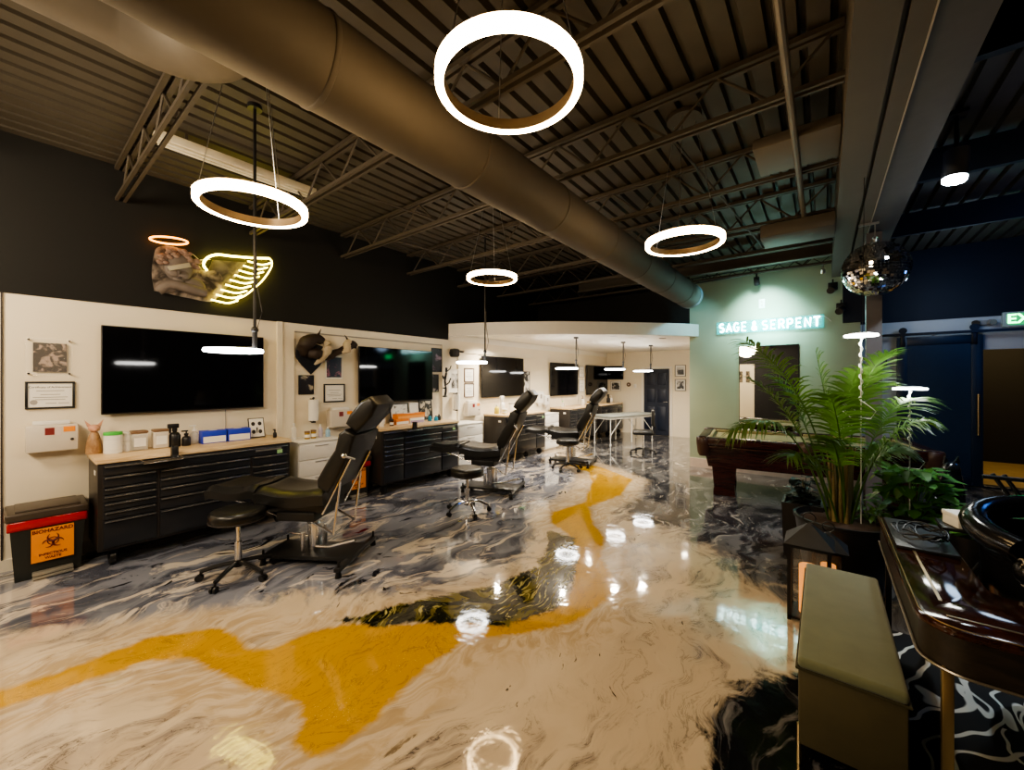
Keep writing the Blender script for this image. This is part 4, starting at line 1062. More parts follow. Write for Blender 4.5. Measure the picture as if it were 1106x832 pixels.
for s_ in (-1, 1): MB().prism([(s_*.012, .255), (s_*.045, .25), (s_*.062, .315)], -.008, .008, 'y', .003).build('ear', pink, t)
jar('powder_tub', 'white plastic tub with a bright green lid on the first counter', 'tub', (-5.22, .635, ZC), .064, .20, whitepl, mat('green_lid', (.10, .55, .10), .4), .14)
for k in range(2): jar('gauze_pot', ('lower', 'upper')[k]+' white pot of a stack between the green lidded tub and the jars', 'pot', (-5.28, .735, ZC+k*.091), .040, .09, whitepl, paper, .2)
blid = mat('brown_lid', (.22, .13, .07), .4)
jar('square_jar', 'square clear jar with brown lid left of its opaque twin on the first counter', 'jar', (-5.27, .82, ZC), .062, .19, clearp, blid, .14, square=True)
jar('square_jar', 'square printed canister with brown lid left of the black spray bottles', 'jar', (-5.27, .98, ZC), .060, .19, beigepl, blid, .12, square=True)
bottle('spray_bottle', 'larger black spray bottle on the first counter', (-5.25, 1.09, ZC), .048, .235, black, black, spray=True)
bottle('pump_bottle', 'smaller black pump bottle beside the larger black spray bottle', (-5.23, 1.18, ZC), .038, .16, black, black, pump=True)
bottle('clear_bottle', 'clear bottle with a pale cap left of the blue glove boxes', (-5.33, 1.27, ZC), .040, .20, clearp, paper, pump=True)
carton('blue glove box with white front at the left of its pair, first counter', (-5.27, 1.42, ZC), .22, .13, .135, bluebox, paper)
carton('blue glove box at the right of its pair beside the small framed print', (-5.27, 1.655, ZC), .22, .13, .135, bluebox, paper)
t = thing('framed_drawings', 'small leaning frame of four little drawings on the first counter', 'photo frame', (-5.30, 1.78, ZC), R90)
Mx = Matrix.Rotation(math.radians(-14), 4, 'X')
MB().box(0, .17, -.012, 0, 0, .235, .004).xf(Mx).build('frame', black, t); MB().box(.010, .16, -.0135, -.011, .010, .225).xf(Mx).build('print', paper, t, 0)
m = MB()
for a in (.05, .12):
    for b in (.07, .165): m.sph((a, -.014, b), .022, 10, 6, (1, .06, 1.1))
m.xf(Mx).build('drawing', ink, t, 60)
MB().box(.06, .11, .0, .07, 0, .012).box(.08, .09, .0, .065, .012, .12).build('easel_back', black, t)
bottle('pump_bottle', 'tiny black pump bottle at the right end of the first counter', (-5.15, 2.0, ZC), .020, .10, black, black, pump=True)
def clip_tray(y, label):
    t = thing('clip_tray', label, 'tray', (-4.845, y, .905), R90)
    MB().box(-.14, .14, -.15, .0, -.012, -.004, .003).box(-.14, .14, -.15, -.145, -.004, .012).box(-.14, -.135, -.15, 0, -.004, .012).box(.135, .14, -.15, 0, -.004, .012).build('tray', chrome, t)
    MB().box(.08, .13, -.03, .03, -.02, .10, .006).box(-.10, .12, -.02, .0, -.03, -.012, .004).build('clamp', black, t)
    return t
clip_tray(.90, 'chrome tray clamped to the front of the first tool chest')
clip_tray(3.72, 'chrome tray clamped to the front of the second tool chest')
# first white cabinet
zc = .88
bottle('lotion_bottle', 'white bottle at the left end of the first white drawer cabinet', (-5.25, 2.26, zc), .030, .21, clearp, whitepl)
jar('ink_jar', 'yellow brown jar left of its twin on the first white cabinet', 'jar', (-5.2, 2.40, zc), .032, .10, mat('ochre_jar', (.35, .22, .03), .3), blid, .2)
jar('ink_jar', 'yellow brown jar right of its twin on the first white cabinet', 'jar', (-5.2, 2.48, zc), .032, .11, MATS['ochre_jar'], blid, .2)
bottle('lotion_bottle', 'small pale violet bottle on the first white cabinet', (-5.22, 2.58, zc), .028, .17, mat('pale_violet', (.55, .50, .62), .3), whitepl)
bottle('lotion_bottle', 'small light blue bottle at the right of the first white cabinet', (-5.20, 2.67, zc), .030, .13, mat('light_blue_bottle', (.30, .48, .65), .3), paper)
# second chest
bottle('lotion_bottle', 'white bottle beside the first headrest on the second counter', (-5.10, 3.42, ZC), .035, .20, whitepl, paper)
def leaner(label, y, w, h, frame_m, print_m):
    t = thing('leaning_picture', label, 'photo frame', (-5.40, y, ZC+.002), R90)
    Mx = Matrix.Rotation(math.radians(-6), 4, 'X')
    MB().box(0, w, -.016, 0, 0, .02, .002).box(0, w, -.016, 0, h-.02, h, .002).box(0, .02, -.016, 0, .02, h-.02, .002).box(w-.02, w, -.016, 0, .02, h-.02, .002).xf(Mx).build('frame', frame_m, t)
    MB().box(.02, w-.02, -.010, -.003, .02, h-.02).xf(Mx).build('print', print_m, t, 0)
leaner('white frame leaning left of the black frame on the second counter', 3.44, .24, .28, whitepl, printed('pale_sketch', (.4, .38, .35), (.8, .78, .72), 8, .45, .1, 14))
leaner('black frame with a pale landscape sketch on the second counter', 3.78, .36, .31, black, printed('landscape_sketch', (.08, .08, .08), (.72, .72, .70), 7, .42, .05, 15))
leaner('narrow white frame between two black frames on the second counter', 4.16, .18, .30, whitepl, printed('tiny_motif', (.3, .35, .25), (.8, .78, .72), 9, .36, .05, 16))
leaner('black frame with dark figures right of the orange carton', 4.36, .28, .34, black, printed('dark_figures', (.04, .04, .04), (.55, .5, .42), 9, .5, .05, 17))
org = mat('orange_carton', (.72, .22, .025), .45)
carton('lower orange and white carton on the second counter', (-5.17, 3.80, ZC), .24, .13, .085, org, paper, 'carton', 'supply_carton')
carton('white carton with violet print beside the lower orange carton', (-5.17, 4.08, ZC), .28, .13, .085, paper, mat('violet_print', (.42, .34, .5), .5), 'carton', 'supply_carton')
carton('upper long orange carton lying on two others on the second counter', (-5.17, 3.97, ZC+.086), .54, .12, .075, org, mat('orange_print', (.85, .40, .12), .5), 'carton', 'supply_carton')
jar('ink_pot', 'small dark pot left of the orange cartons', 'pot', (-5.08, 3.58, ZC), .03, .10, amber, black, .25)
bottle('ink_bottle', 'teal blue bottle at the left of a small cluster on the second counter', (-5.18, 4.40, ZC), .032, .11, mat('teal_bottle', (.03, .22, .36), .3), black)
bottle('ink_bottle', 'bright blue squat bottle in a small cluster on the second counter', (-5.14, 4.50, ZC), .034, .085, mat('bright_blue_bottle', (.02, .30, .55), .3), black)
bottle('ink_bottle', 'black bottle at the right of the blue bottles on the second counter', (-5.18, 4.60, ZC), .034, .10, black, black)
# third chest
yb_ = mat('yellow_bottle', (.60, .50, .08), .35)
bottle('soap_bottle', 'yellow bottle at the left end of the third counter', (-5.2, 6.16, ZC), .05, .19, yb_, whitepl)
jar('yellow_tub', 'low yellow tub in front of the white spray bottle', 'tub', (-5.08, 6.26, ZC), .05, .11, yb_, paper, .3)
bottle('spray_bottle', 'tall white spray bottle on the third counter', (-5.22, 6.36, ZC), .055, .36, whitepl, paper, spray=True)
jar('pattern_canister', 'white canister with dark marks on the third counter', 'canister', (-5.15, 6.62, ZC), .085, .21, whitepl, greyink, .12)
jar('black_can', 'black can between the white canister and the green lidded tub', 'can', (-5.20, 6.83, ZC), .05, .21, black, greyink, .1)
jar('powder_tub', 'white tub with a green lid behind the second headrest', 'tub', (-5.20, 7.02, ZC), .07, .20, whitepl, MATS['green_lid'], .12)
# fourth and fifth chest
bottle('clear_bottle', 'small clear bottle with green cap at the left of the fourth counter', (-5.2, 8.75, ZC), .04, .16, clearp, MATS['green_lid'])
bottle('soap_bottle', 'brown and white bottle on the fourth counter by the corner television', (-5.2, 9.80, ZC), .06, .26, whitepl, MATS['brown_lid'], pump=True)
jar('yellow_tub', 'small amber jar beside the brown and white bottle', 'jar', (-5.12, 9.98, ZC), .04, .10, MATS['ochre_jar'], black, .2)
jar('white_tub', 'white tub left of the farthest headrest on the fifth counter', 'tub', (-5.2, 10.45, ZC), .09, .20, whitepl, paper, .1)
bottle('spray_bottle', 'black spray bottle right of the farthest headrest', (-5.1, 11.25, ZC), .055, .26, black, black, spray=True)
bottle('spray_bottle', 'white spray bottle at the far end of the fifth counter', (-5.15, 11.55, ZC), .05, .22, whitepl, beigepl, spray=True)

# ------------------------------------------------------------------ pool table
def pool_table():
    t = thing('pool_table', 'mahogany pool table with olive beige cloth under the mirror', 'pool table', (-.26, 6.93, 0), math.radians(7.5))
    Lx, Wy = 1.25, .68
    cloth = mat('olive_cloth', (.36, .31, .15), .9, var=.05)
    MB().box(-Lx+.10, Lx-.10, -Wy+.10, Wy-.10, .74, .778).build('bed_cloth', cloth, t, 0)
    rail = .125
    for (a, b, c_, d) in ((-Lx+.10, -.07, -Wy, -Wy+rail), (.07, Lx-.10, -Wy, -Wy+rail), (-Lx+.10, -.07, Wy-rail, Wy), (.07, Lx-.10, Wy-rail, Wy), (-Lx, -Lx+rail, -Wy+.10, Wy-.10), (Lx-rail, Lx, -Wy+.10, Wy-.10)):
        MB().box(a, b, c_, d, .715, .825, .014, 3).build('rail', mahog, t)
    for (a, b, c_, d) in ((-Lx+.17, -.09, -Wy+rail, -Wy+rail+.045), (.09, Lx-.17, -Wy+rail, -Wy+rail+.045), (-Lx+.17, -.09, Wy-rail-.045, Wy-rail), (.09, Lx-.17, Wy-rail-.045, Wy-rail), (-Lx+rail, -Lx+rail+.045, -Wy+.17, Wy-.17), (Lx-rail-.045, Lx-rail, -Wy+.17, Wy-.17)):
        MB().box(a, b, c_, d, .778, .815, .010).build('cushion', cloth, t)
    lea = mat('brown_pocket_leather', (.055, .022, .013), .4, var=.2)
    for x in (-Lx, 0, Lx):
        for s_ in (-1, 1):
            sx = (x/Lx)
            c_ = Vector((x-sx*.075, s_*(Wy-.07), 0))
            p = MB().lathe([(.055, .60), (.062, .68), (.062, .815), (.082, .828), (.095, .815), (.095, .74), (.078, .60), (.060, .56), (.02, .555), (.0, .556)], c=c_, n=20).build('pocket', lea, t, 50)
    # cabinet body, tapering inwards
    P = []
    m = MB()
    for z, k in ((.72, .04), (.60, .09), (.40, .13)):
        a, b = Lx-k, Wy-k
        P.append([m.bm.verts.new(v) for v in ((-a, -b, z), (a, -b, z), (a, b, z), (-a, b, z))])
    for A, B in zip(P, P[1:]):
        for k in range(4): m.bm.faces.new((A[k], A[(k+1) % 4], B[(k+1) % 4], B[k]))
    m.bm.faces.new(P[0]); m.bm.faces.new(P[-1][::-1])
    m.box(-Lx+.02, Lx-.02, -Wy+.02, Wy-.02, .68, .70, .004)
    m.build('cabinet_body', mahog, t, 0)
    for x in (-Lx+.33, Lx-.33):
        for y in (-Wy+.27, Wy-.27):
            m = MB(); P = []
            for z, k in ((.62, .165), (.40, .150), (.12, .128), (.05, .135), (.0, .135)):
                P.append([m.bm.verts.new(v) for v in ((x-k, y-k, z), (x+k, y-k, z), (x+k, y+k, z), (x-k, y+k, z))])
            for A, B in zip(P, P[1:]):
                for k in range(4): m.bm.faces.new((A[k], A[(k+1) % 4], B[(k+1) % 4], B[k]))
            m.bm.faces.new(P[0]); m.bm.faces.new(P[-1][::-1]); m.build('leg', mahog, t, 0)
pool_table()

# ------------------------------------------------------------------ plants
def leafmat(name, c0, c1):
    t = NT(name); c = t.coord('Object')
    b = t.bsdf(t.mix(t.noise(c, 5, 3), c0, c1), .42)
    b.inputs['Transmission Weight'].default_value = 0
    tr = t.n('ShaderNodeBsdfTranslucent'); tr.inputs[0].default_value = (*[x*1.2 for x in c1], 1)
    mx = t.n('ShaderNodeMixShader'); mx.inputs[0].default_value = .3
    t.t.links.new(b.outputs[0], mx.inputs[1]); t.t.links.new(tr.outputs[0], mx.inputs[2]); t.t.links.new(mx.outputs[0], t.out.inputs[0])
    return t.m
palm_g = leafmat('palm_green', (.028, .085, .012), (.10, .19, .028))
dark_g = leafmat('deep_green', (.012, .045, .012), (.04, .11, .025))
poth_g = leafmat('pothos_green', (.02, .10, .015), (.14, .32, .06))
cane = mat('cane_brown', (.22, .17, .07), .6, var=.3, scale=20)
soil = mat('soil', (.06, .032, .018), .95, var=.5, scale=60, bump=.6)
def frond(p0, p1, p2, parent, n=33, ll=.34, start=.44, droop=.35):
    m = MB(); p0, p1, p2 = Vector(p0), Vector(p1), Vector(p2)
    def B(t): return (1-t)**2*p0+2*t*(1-t)*p1+t*t*p2
    path = [B(k/14) for k in range(15)]
    m.tube(path, .006, 6, rs=[.009*(1-.8*k/14) for k in range(15)])
    for k in range(n):
        t = start+(1-start)*(k+.5)/n; p = B(t); tan = (B(min(1, t+.02))-B(t-.02)).normalized()
        side = tan.cross(Vector((0, 0, 1)))
        if side.length < .1: side = Vector((1, 0, 0))
        side.normalize(); nor = side.cross(tan)
        L = ll*(.45+.75*math.sin(PI*min(1, (t-start)/(1-start)*.80+.16)))*random.uniform(.9, 1.08)
        for s_ in (-1, 1):
            d = (tan*(.55+.5*(t-start))+side*s_*.85+nor*random.uniform(.05, .40)+Vector((random.gauss(0, .08), random.gauss(0, .08), random.gauss(0, .08)))).normalized()
            pts = []; w0 = .0112*random.uniform(.8, 1.15)
            for j in range(5):
                f = j/4
                q = p+d*L*f+Vector((0, 0, -droop*L*f*f))
                pts.append((q, w0*(1-f)**.6*(.5+f*1.6 if f < .3 else 1)))
            wv = d.cross(nor).normalized()
            rows = [(m.bm.verts.new(q-wv*w), m.bm.verts.new(q+wv*w)) for q, w in pts[:-1]]; tip = m.bm.verts.new(pts[-1][0])
            for a, b in zip(rows, rows[1:]): m.bm.faces.new((a[0], a[1], b[1], b[0]))
            m.bm.faces.new((rows[-1][0], rows[-1][1], tip))
    return m.build('frond', palm_g, parent, 60, rec=False)
PX, PY = .12, 4.25
RV = Vector((.788, .616, 0)); FV = Vector((-.616, .788, 0))     # two level directions to lay the fronds out by
def palm():
    t = thing('potted_palm', 'tall green areca palm in a big round black pot before the pool table', 'palm', (PX, PY, 0))
    MB().lathe([(0, 0), (.24, 0), (.255, .02), (.315, .47), (.325, .475), (.325, .50), (.305, .50), (.300, .47), (.295, .455), (0, .455)], n=44).build('pot', mat('black_pot', (.012, .011, .011), .45), t, 40)
    m = MB().lathe([(.298, .452), (.20, .468), (.08, .475), (0, .476)], n=36).build('soil', soil, t, 60)
    L = lambda a, d, z: tuple(RV*a+FV*d+Vector((0, 0, z)))
    spec = [  # base (a,d), control, tip
        ((-.05, .0), (-.20, .0, 1.62), (-.80, -.02, 1.95), .30, .45), ((-.08, .03), (-.40, .0, 1.58), (-.92, .0, 1.20), .26, .6),
        ((-.03, .05), (-.25, .1, 1.40), (-.64, .2, 1.64), .20, .3), ((.02, .0), (-.04, .06, 1.30), (-.12, .12, 1.88), .22, .3),
        ((.04, .02), (.10, .06, 1.60), (.40, .02, 1.86), .28, .35), ((.05, -.02), (.22, -.02, 1.45), (.62, .0, 1.48), .28, .5),
        ((.03, .06), (.22, .15, 1.45), (.50, .25, 1.70), .26, .4), ((-.06, -.04), (-.30, -.12, 1.12), (-.58, -.2, 1.05), .24, .6),
        ((.06, .04), (.25, .05, 1.10), (.50, .1, 1.10), .24, .6), ((-.02, -.06), (-.12, -.15, 1.35), (-.34, -.30, 1.52), .28, .5),
        ((.02, -.07), (.10, -.20, 1.30), (.30, -.38, 1.34), .28, .6), ((-.01, .08), (-.12, .25, 1.5), (-.30, .42, 1.66), .26, .4),
        ((.0, -.04), (-.12, -.12, 1.15), (-.30, -.25, 1.18), .24, .6), ((.05, .0), (.12, -.10, 1.1), (.30, -.2, 1.10), .24, .6),
        ((.01, .03), (.05, .05, 1.4), (.18, .08, 1.70), .26, .4)]
    for (b, c_, e, ll, dr) in spec: frond(L(b[0], b[1], .47), L(*c_), L(*e), t, ll=ll, droop=dr)
    for k in range(11):
        a = 2*PI*k/11; r = .045+.025*(k % 2)
        MB().tube([(r*math.cos(a), r*math.sin(a), .45), (r*1.05*math.cos(a), r*1.05*math.sin(a), .66), (r*1.15*math.cos(a), r*1.15*math.sin(a), .90), (r*1.6*math.cos(a), r*1.6*math.sin(a), 1.10)], .012, 8, rs=[.017, .014, .010, .004]).build('cane', cane, t, 60)
palm()
def leafy(parent, n, r, zlo, zhi, m_, size=.05, name='foliage', seed=1, heart=True):
    rd = random.Random(seed); m = MB()
    for k in range(n):
        a = rd.uniform(0, 2*PI); rr = r*math.sqrt(rd.random()); z = zlo+(zhi-zlo)*rd.random()**.8
        rr *= (1.0-.35*(z-zlo)/(zhi-zlo+1e-6))
        p = Vector((rr*math.cos(a), rr*math.sin(a), z)); s_ = size*rd.uniform(.7, 1.25)
        d = Vector((math.cos(a)+rd.gauss(0, .5), math.sin(a)+rd.gauss(0, .5), rd.uniform(-.7, .6))).normalized()
        side = d.cross(Vector((0, 0, 1))).normalized(); nor = side.cross(d)
        prof = [(0, 0), (.25, .52), (.55, .46), (.82, .22), (1, 0)] if heart else [(0, 0), (.3, .22), (.6, .22), (.85, .10), (1, 0)]
        mid = [m.bm.verts.new(p+d*s_*2*f+nor*(-.25*s_*f*f)) for f, w in prof]
        for sg in (-1, 1):
            ed = [m.bm.verts.new(p+d*s_*2*f+side*sg*w*s_*1.5+nor*(.22*s_*w-.25*s_*f*f)) for f, w in prof[1:-1]]
            m.bm.faces.new((mid[0], ed[0], mid[1])); m.bm.faces.new((mid[-2], ed[-1], mid[-1]))
            for i in range(len(ed)-1): m.bm.faces.new((mid[i+1], ed[i], ed[i+1], mid[i+2]))
        if k % 3 == 0: m.tube([(p.x*.2, p.y*.2, zlo*.9), (p.x*.6, p.y*.6, (zlo+z)/2), p], .003, 4)
    return m.build(name, m_, parent, 60, rec=False)
t = thing('potted_pothos', 'bushy trailing pothos in a black pot right of the palm', 'potted plant', (.60, 4.76, 0))
MB().lathe([(0, 0), (.13, 0), (.14, .02), (.175, .48), (.175, .50), (.155, .50), (.150, .46), (0, .46)], n=32).build('pot', MATS['black_pot'], t, 40)
leafy(t, 150, .27, .50, .90, poth_g, .060, seed=3)
t = thing('low_fern', 'small bright green fern growing low beside the palm canes', 'fern', (.30, 4.42, .462))
leafy(t, 60, .12, .01, .16, leafmat('fern_green', (.06, .16, .02), (.16, .30, .05)), .035, seed=5, heart=False)
t = thing('potted_shrub', 'dark leafy plant in a square black planter left of the palm', 'potted plant', (-.15, 4.62, 0))
m = MB(); 
P = [[m.bm.verts.new((sx*k, sy*k, z)) for sx, sy in ((-1, -1), (1, -1), (1, 1), (-1, 1))] for k, z in ((.14, 0), (.155, .50), (.135, .50), (.13, .44))]
for A, B in zip(P, P[1:]):
    for k in range(4): m.bm.faces.new((A[k], A[(k+1) % 4], B[(k+1) % 4], B[k]))
m.bm.faces.new(P[0][::-1]); m.bm.faces.new(P[-1]); m.build('planter', MATS['black_pot'], t, 0)
leafy(t, 70, .10, .45, .72, leafmat('near_black_leaf', (.006, .010, .006), (.016, .022, .014)), .042, seed=8)
MB().tube([(0, 0, .44), (.01, 0, .58), (0, 0, .70)], .008, 6).build('stem', cane, t)
t = thing('leafy_plant', 'light green broad leaved plant on the black pedestal near the statue', 'potted plant', (.86, 4.36, 0))
MB().lathe([(0, 0), (.11, 0), (.14, .50), (.125, .50), (.12, .46), (0, .46)], n=28).build('pot', MATS['black_pot'], t, 40)
leafy(t, 26, .10, .48, .66, leafmat('lime_leaf', (.07, .20, .02), (.18, .34, .05)), .055, seed=11)
t['label'] = 'small light green broad leaved plant right of the pothos'
# grow lights
growm = emit('grow_light_glow', (1.0, 1.0, .92), 12)
def grow_light(loc, zb, label, hung):
    t = thing('grow_light', label, 'grow light', loc)
    m = MB().lathe([(.045, 0), (.105, -.004), (.108, .004), (.105, .012), (.045, .012)], n=36)
    m.build('halo_disc', growm, t)
    MB().lathe([(.0, .012), (.085, .014), (.075, .024), (0, .024)], n=30).build('back_cover', whitepl, t)
    MB().cyl((0, 0, zb-loc[2]), (0, 0, 0), .0045, n=8).build('stake', mat('pale_stake', (.7, .7, .66), .35), t)
    c_ = []
    for k in range(40): c_.append((.012*math.cos(k*.9), .012*math.sin(k*.9), -.02-k*.0125))
    c_ += [(.05, 0, -.56), (.09, .01, -.60), (.06, .02, -.66), (-.06, .03, -.66), (-.12, .02, -.60)]
    MB().tube(c_, .0035, 5).build('twisted_cord', whitepl, t)
    if hung: MB().cyl((.01, 0, .02), (.02, 0, ZB-loc[2]), .0022, n=5).build('hanging_cord', black, t)
    light('grow_lamp', 'SPOT', (loc[0], loc[1], loc[2]-.02), 5, (1, 1, .9), .08, (0, 0, -1), 2.6, .6)
grow_light((.24, 4.24, 1.985), .48, 'upper white disc grow light above the palm on a thin stake', True)
grow_light((.57, 4.66, 1.555), .50, 'lower white disc grow light above the pothos on a thin stake', False)
# cat statue on its pedestal
t = thing('pedestal', 'plain black pedestal under the glossy cat statue', 'pedestal', (.86, 5.12, 0))
MB().box(-.15, .15, -.15, .15, .03, .50, .01).box(-.17, .17, -.17, .17, 0, .03, .005).box(-.17, .17, -.17, .17, .50, .52, .005).build('pedestal_block', black, t); t['label'] = 'plain black pedestal under the glossy seated cat statue'
t = thing('cat_statue', 'glossy black seated cat statue behind the pothos', 'statue', (.86, 5.12, .52), math.radians(200))
bz = mat('black_glaze', (.012, .013, .016), .10)
m = bpy.data.meshes.new('statue'); 
def skin(name, verts, edges, radii, m_, parent, sub=2):
    me = bpy.data.meshes.new(name); me.from_pydata([Vector(v) for v in verts], edges, [])
    o = bpy.data.objects.new(name, me); COL.objects.link(o)
    o.modifiers.new('s', 'SKIN'); 
    for i, r in enumerate(radii): me.skin_vertices[0].data[i].radius = (r, r)
    me.skin_vertices[0].data[0].use_root = True
    s_ = o.modifiers.new('b', 'SUBSURF'); s_.levels = sub; s_.render_levels = sub
    bpy.context.view_layer.update()
    me2 = bpy.data.meshes.new_from_object(o.evaluated_get(bpy.context.evaluated_depsgraph_get()))
    bpy.data.objects.remove(o); me2.materials.clear(); me2.materials.append(m_)
    me2.polygons.foreach_set('use_smooth', [True]*len(me2.polygons))
    r = bpy.data.objects.new(name, me2); COL.objects.link(r); r.parent = parent; return r
skin('body', [(0, -.03, .10), (0, .0, .20), (0, .03, .29), (0, .05, .35), (.05, .07, .18), (.05, .09, .02), (-.05, .07, .18), (-.05, .09, .02), (.08, -.02, .05), (-.08, -.02, .05), (.08, .07, .02), (-.08, .07, .02), (0, -.12, .03), (.10, -.10, .025), (0, .10, .385)],
     [(0, 1), (1, 2), (2, 3), (2, 4), (4, 5), (2, 6), (6, 7), (0, 8), (0, 9), (8, 10), (9, 11), (0, 12), (12, 13), (3, 14)], [.09, .085, .065, .06, .032, .022, .032, .022, .055, .055, .025, .025, .022, .015, .045], bz, t)
for s_ in (-1, 1): MB().prism([(s_*.015, .40), (s_*.055, .385), (s_*.048, .455)], .04, .06, 'y', .005).build('ear', bz, t)

# ------------------------------------------------------------------ lanterns
def lantern(loc, w, h_body, h_roof, label):
    t = thing('candle_lantern', label, 'lantern', loc, 0, 'black candle lanterns')
    a = w/2; z0 = .03; m = MB()
    for sx in (-1, 1):
        for sy in (-1, 1): m.box(sx*a-.011, sx*a+.011, sy*a-.011, sy*a+.011, 0, h_body)
    m.box(-a-.011, a+.011, -a-.011, a+.011, z0-.015, z0).box(-a-.012, a+.012, -a-.012, a+.012, h_body-.025, h_body)
    m.build('frame', black, t, 0)
    for sx, sy in ((1, 0), (-1, 0), (0, 1), (0, -1)):
        g = MB()
        if sx: g.box(sx*a-.002, sx*a+.002, -a+.012, a-.012, z0, h_body-.025)
        else: g.box(-a+.012, a-.012, sy*a-.002, sy*a+.002, z0, h_body-.025)
        g.build('glass_pane', glass('lantern_glass', (.9, .95, .95), .03), t, 0)
    r = a+.03; m = MB()
    v = [m.bm.verts.new(p) for p in ((-r, -r, h_body), (r, -r, h_body), (r, r, h_body), (-r, r, h_body))]; ap = m.bm.verts.new((0, 0, h_body+h_roof))
    for k in range(4): m.bm.faces.new((v[k], v[(k+1) % 4], ap))
    m.bm.faces.new(v[::-1]); m.build('roof', mat('lantern_slate_roof', (.035, .037, .042), .42), t, 0)
    MB().tube([(.035*math.cos(q), 0, h_body+h_roof+.028+.035*math.sin(q)) for q in [2*PI*k/20 for k in range(20)]], .004, 6, closed=True).build('carry_ring', black, t)
    tm = NT('candle_wax') if 'candle_wax' not in MATS else None
    if tm:
        tm.bsdf((.60, .23, .06), .5, 0, Emission_Color=(1, .36, .07, 1), Emission_Strength=.42); MATS['candle_wax'] = tm.m
    MB().cyl((-.0, -.0, z0), (-.0, -.0, z0+h_body*.62), w*.27, n=24).build('candle', MATS['candle_wax'], t)
lantern((-.075, 3.42, 0), .215, .52, .135, 'larger black lantern with a glowing candle at the end of the bench')
lantern((.03, 3.70, 0), .165, .42, .115, 'smaller black lantern behind the larger one by the palm pot')

# ------------------------------------------------------------------ bench, desk and things near it
t = thing('velvet_bench', 'olive green velvet bench with thin brass legs beside the brown desk', 'bench', (.085, 2.63, 0))
velvet = NT('olive_velvet'); cc = velvet.coord()
velvet.bsdf(velvet.mix(velvet.noise(cc, 9, 4), (.125, .137, .075), (.19, .205, .118)), .75, 0, Sheen_Weight=.5, Sheen_Roughness=.4); velvet = velvet.m
MB().box(-.17, .17, -.56, .56, .415, .46, .016, 4).build('seat_pad', velvet, t)
MB().box(-.168, .168, -.555, .555, .09, .413, .010, 2).build('skirt', mat('shaded_olive_skirt', (.075, .062, .028), .8, var=.2, scale=10), t)  # same velvet, shade on the bench front put into a darker brown colour
m = MB()
for z in (.416,): m.tube([(-.172, -.562, z), (.172, -.562, z), (.172, .562, z), (-.172, .562, z)], .006, 6, closed=True)
m.build('piping', mat('olive_dark_piping', (.05, .045, .02), .7), t)
for sx in (-.165, .165):
    for sy in (-.54, .54): MB().cyl((sx, sy, 0), (sx, sy, .17), .009, n=10).build('leg', brass, t)
def desk():
    t = thing('reception_desk', 'glossy dark brown corner desk with rounded end and brass legs', 'desk', (0, 0, 0))
    x0, x1, xi, y0, yi, y1 = .275, 1.9, .54, 2.03, 2.47, 3.45
    r = .13
    rc = [(x0+r-r*math.cos(a), y0+r-r*math.sin(a)) for a in [PI/2*k/8 for k in range(9)]]
    poly = rc+[(x1, y0), (x1, yi), (xi+.06, yi)]+[(xi+.06-.06*math.sin(a), yi+.06-.06*math.cos(a)) for a in [PI/2*k/4 for k in range(1, 5)]]+[(xi, y1), (x0, y1)]
    MB().prism(poly, .735, .76, 'z', .006, 2).build('desktop', lacq, t, 25)
    def ins(p, d):
        out = []
        for a, b in p:
            out.append((min(max(a, x0+d), x1-d) if a > x0+d or a < x0+d else a, b))
        return out
    ap = [(x0+.012+r-r*math.cos(a), y0+.012+r-r*math.sin(a)) for a in [PI/2*k/8 for k in range(9)]]+[(x1, y0+.012), (x1, yi-.012), (xi-.012, yi-.012), (xi-.012, y1-.012), (x0+.012, y1-.012)]
    MB().prism(ap, .60, .735, 'z').build('apron', wood('dark_apron', (.010, .007, .004), (.024, .016, .010), .45, (4, 14, 14)), t, 25)
    MB().tube([(a, b, .765) for a, b in [(x0+.012, y1-.05)]+[(x0+.012+(r-.012)-(r-.012)*math.cos(q), y0+.012+(r-.012)-(r-.012)*math.sin(q)) for q in [PI/2*k/8 for k in range(9)]]+[(x1, y0+.012)]], .0022, 5).build('brass_inlay', brass, t)
    MB().tube([(a, b, .604) for a, b in [(x0+.006, y1-.012)]+[(x0+.006+r-r*math.cos(q), y0+.006+r-r*math.sin(q)) for q in [PI/2*k/8 for k in range(9)]]+[(x1, y0+.006)]], .005, 6).build('bottom_trim', mat('pewter_trim', (.35, .31, .25), .35, .8), t)
    for (a, b) in ((x0+.075, y0+.05), (x1-.05, y0+.05), (x1-.05, yi-.05)): MB().box(a-.015, a+.015, b-.015, b+.015, .012, .61, .002).build('leg', brass, t)
    for (a, b) in ((x0+.045, y1-.06), (xi-.05, y1-.06)): MB().box(a-.014, a+.014, b-.014, b+.014, .012, .61, .002).build('leg', black, t)
    MB().box(x0+.085, x0+.095, y0+.25, y0+.85, .759, .7625).box(x0+.085, x1, y0+.115, y0+.123, .759, .7625).build('brass_strip', brass, t)
desk()
t = tag(MB().box(.30, .53, 2.86, 3.40, .761, .775, .003).build('desk_pad', mat('charcoal_pad', (.02, .021, .024), .4), None), 'flat charcoal pad at the far end of the brown desk', 'desk pad')
m = MB()
for k in range(5):
    pts = [(.405+.10*math.cos(a)*(1-.1*k)+.01*k, 3.10+.16*math.sin(a)*(1-.12*k)-.03*k, .785+.008*k+.03*abs(math.sin(a*1.5+k))) for a in [2*PI*j/22 for j in range(22)]]
    m.tube(pts, .0045, 6, closed=True)
tag(m.build('cable_coil', black, None), 'loose coil of thin black cable on the charcoal pad', 'cable')
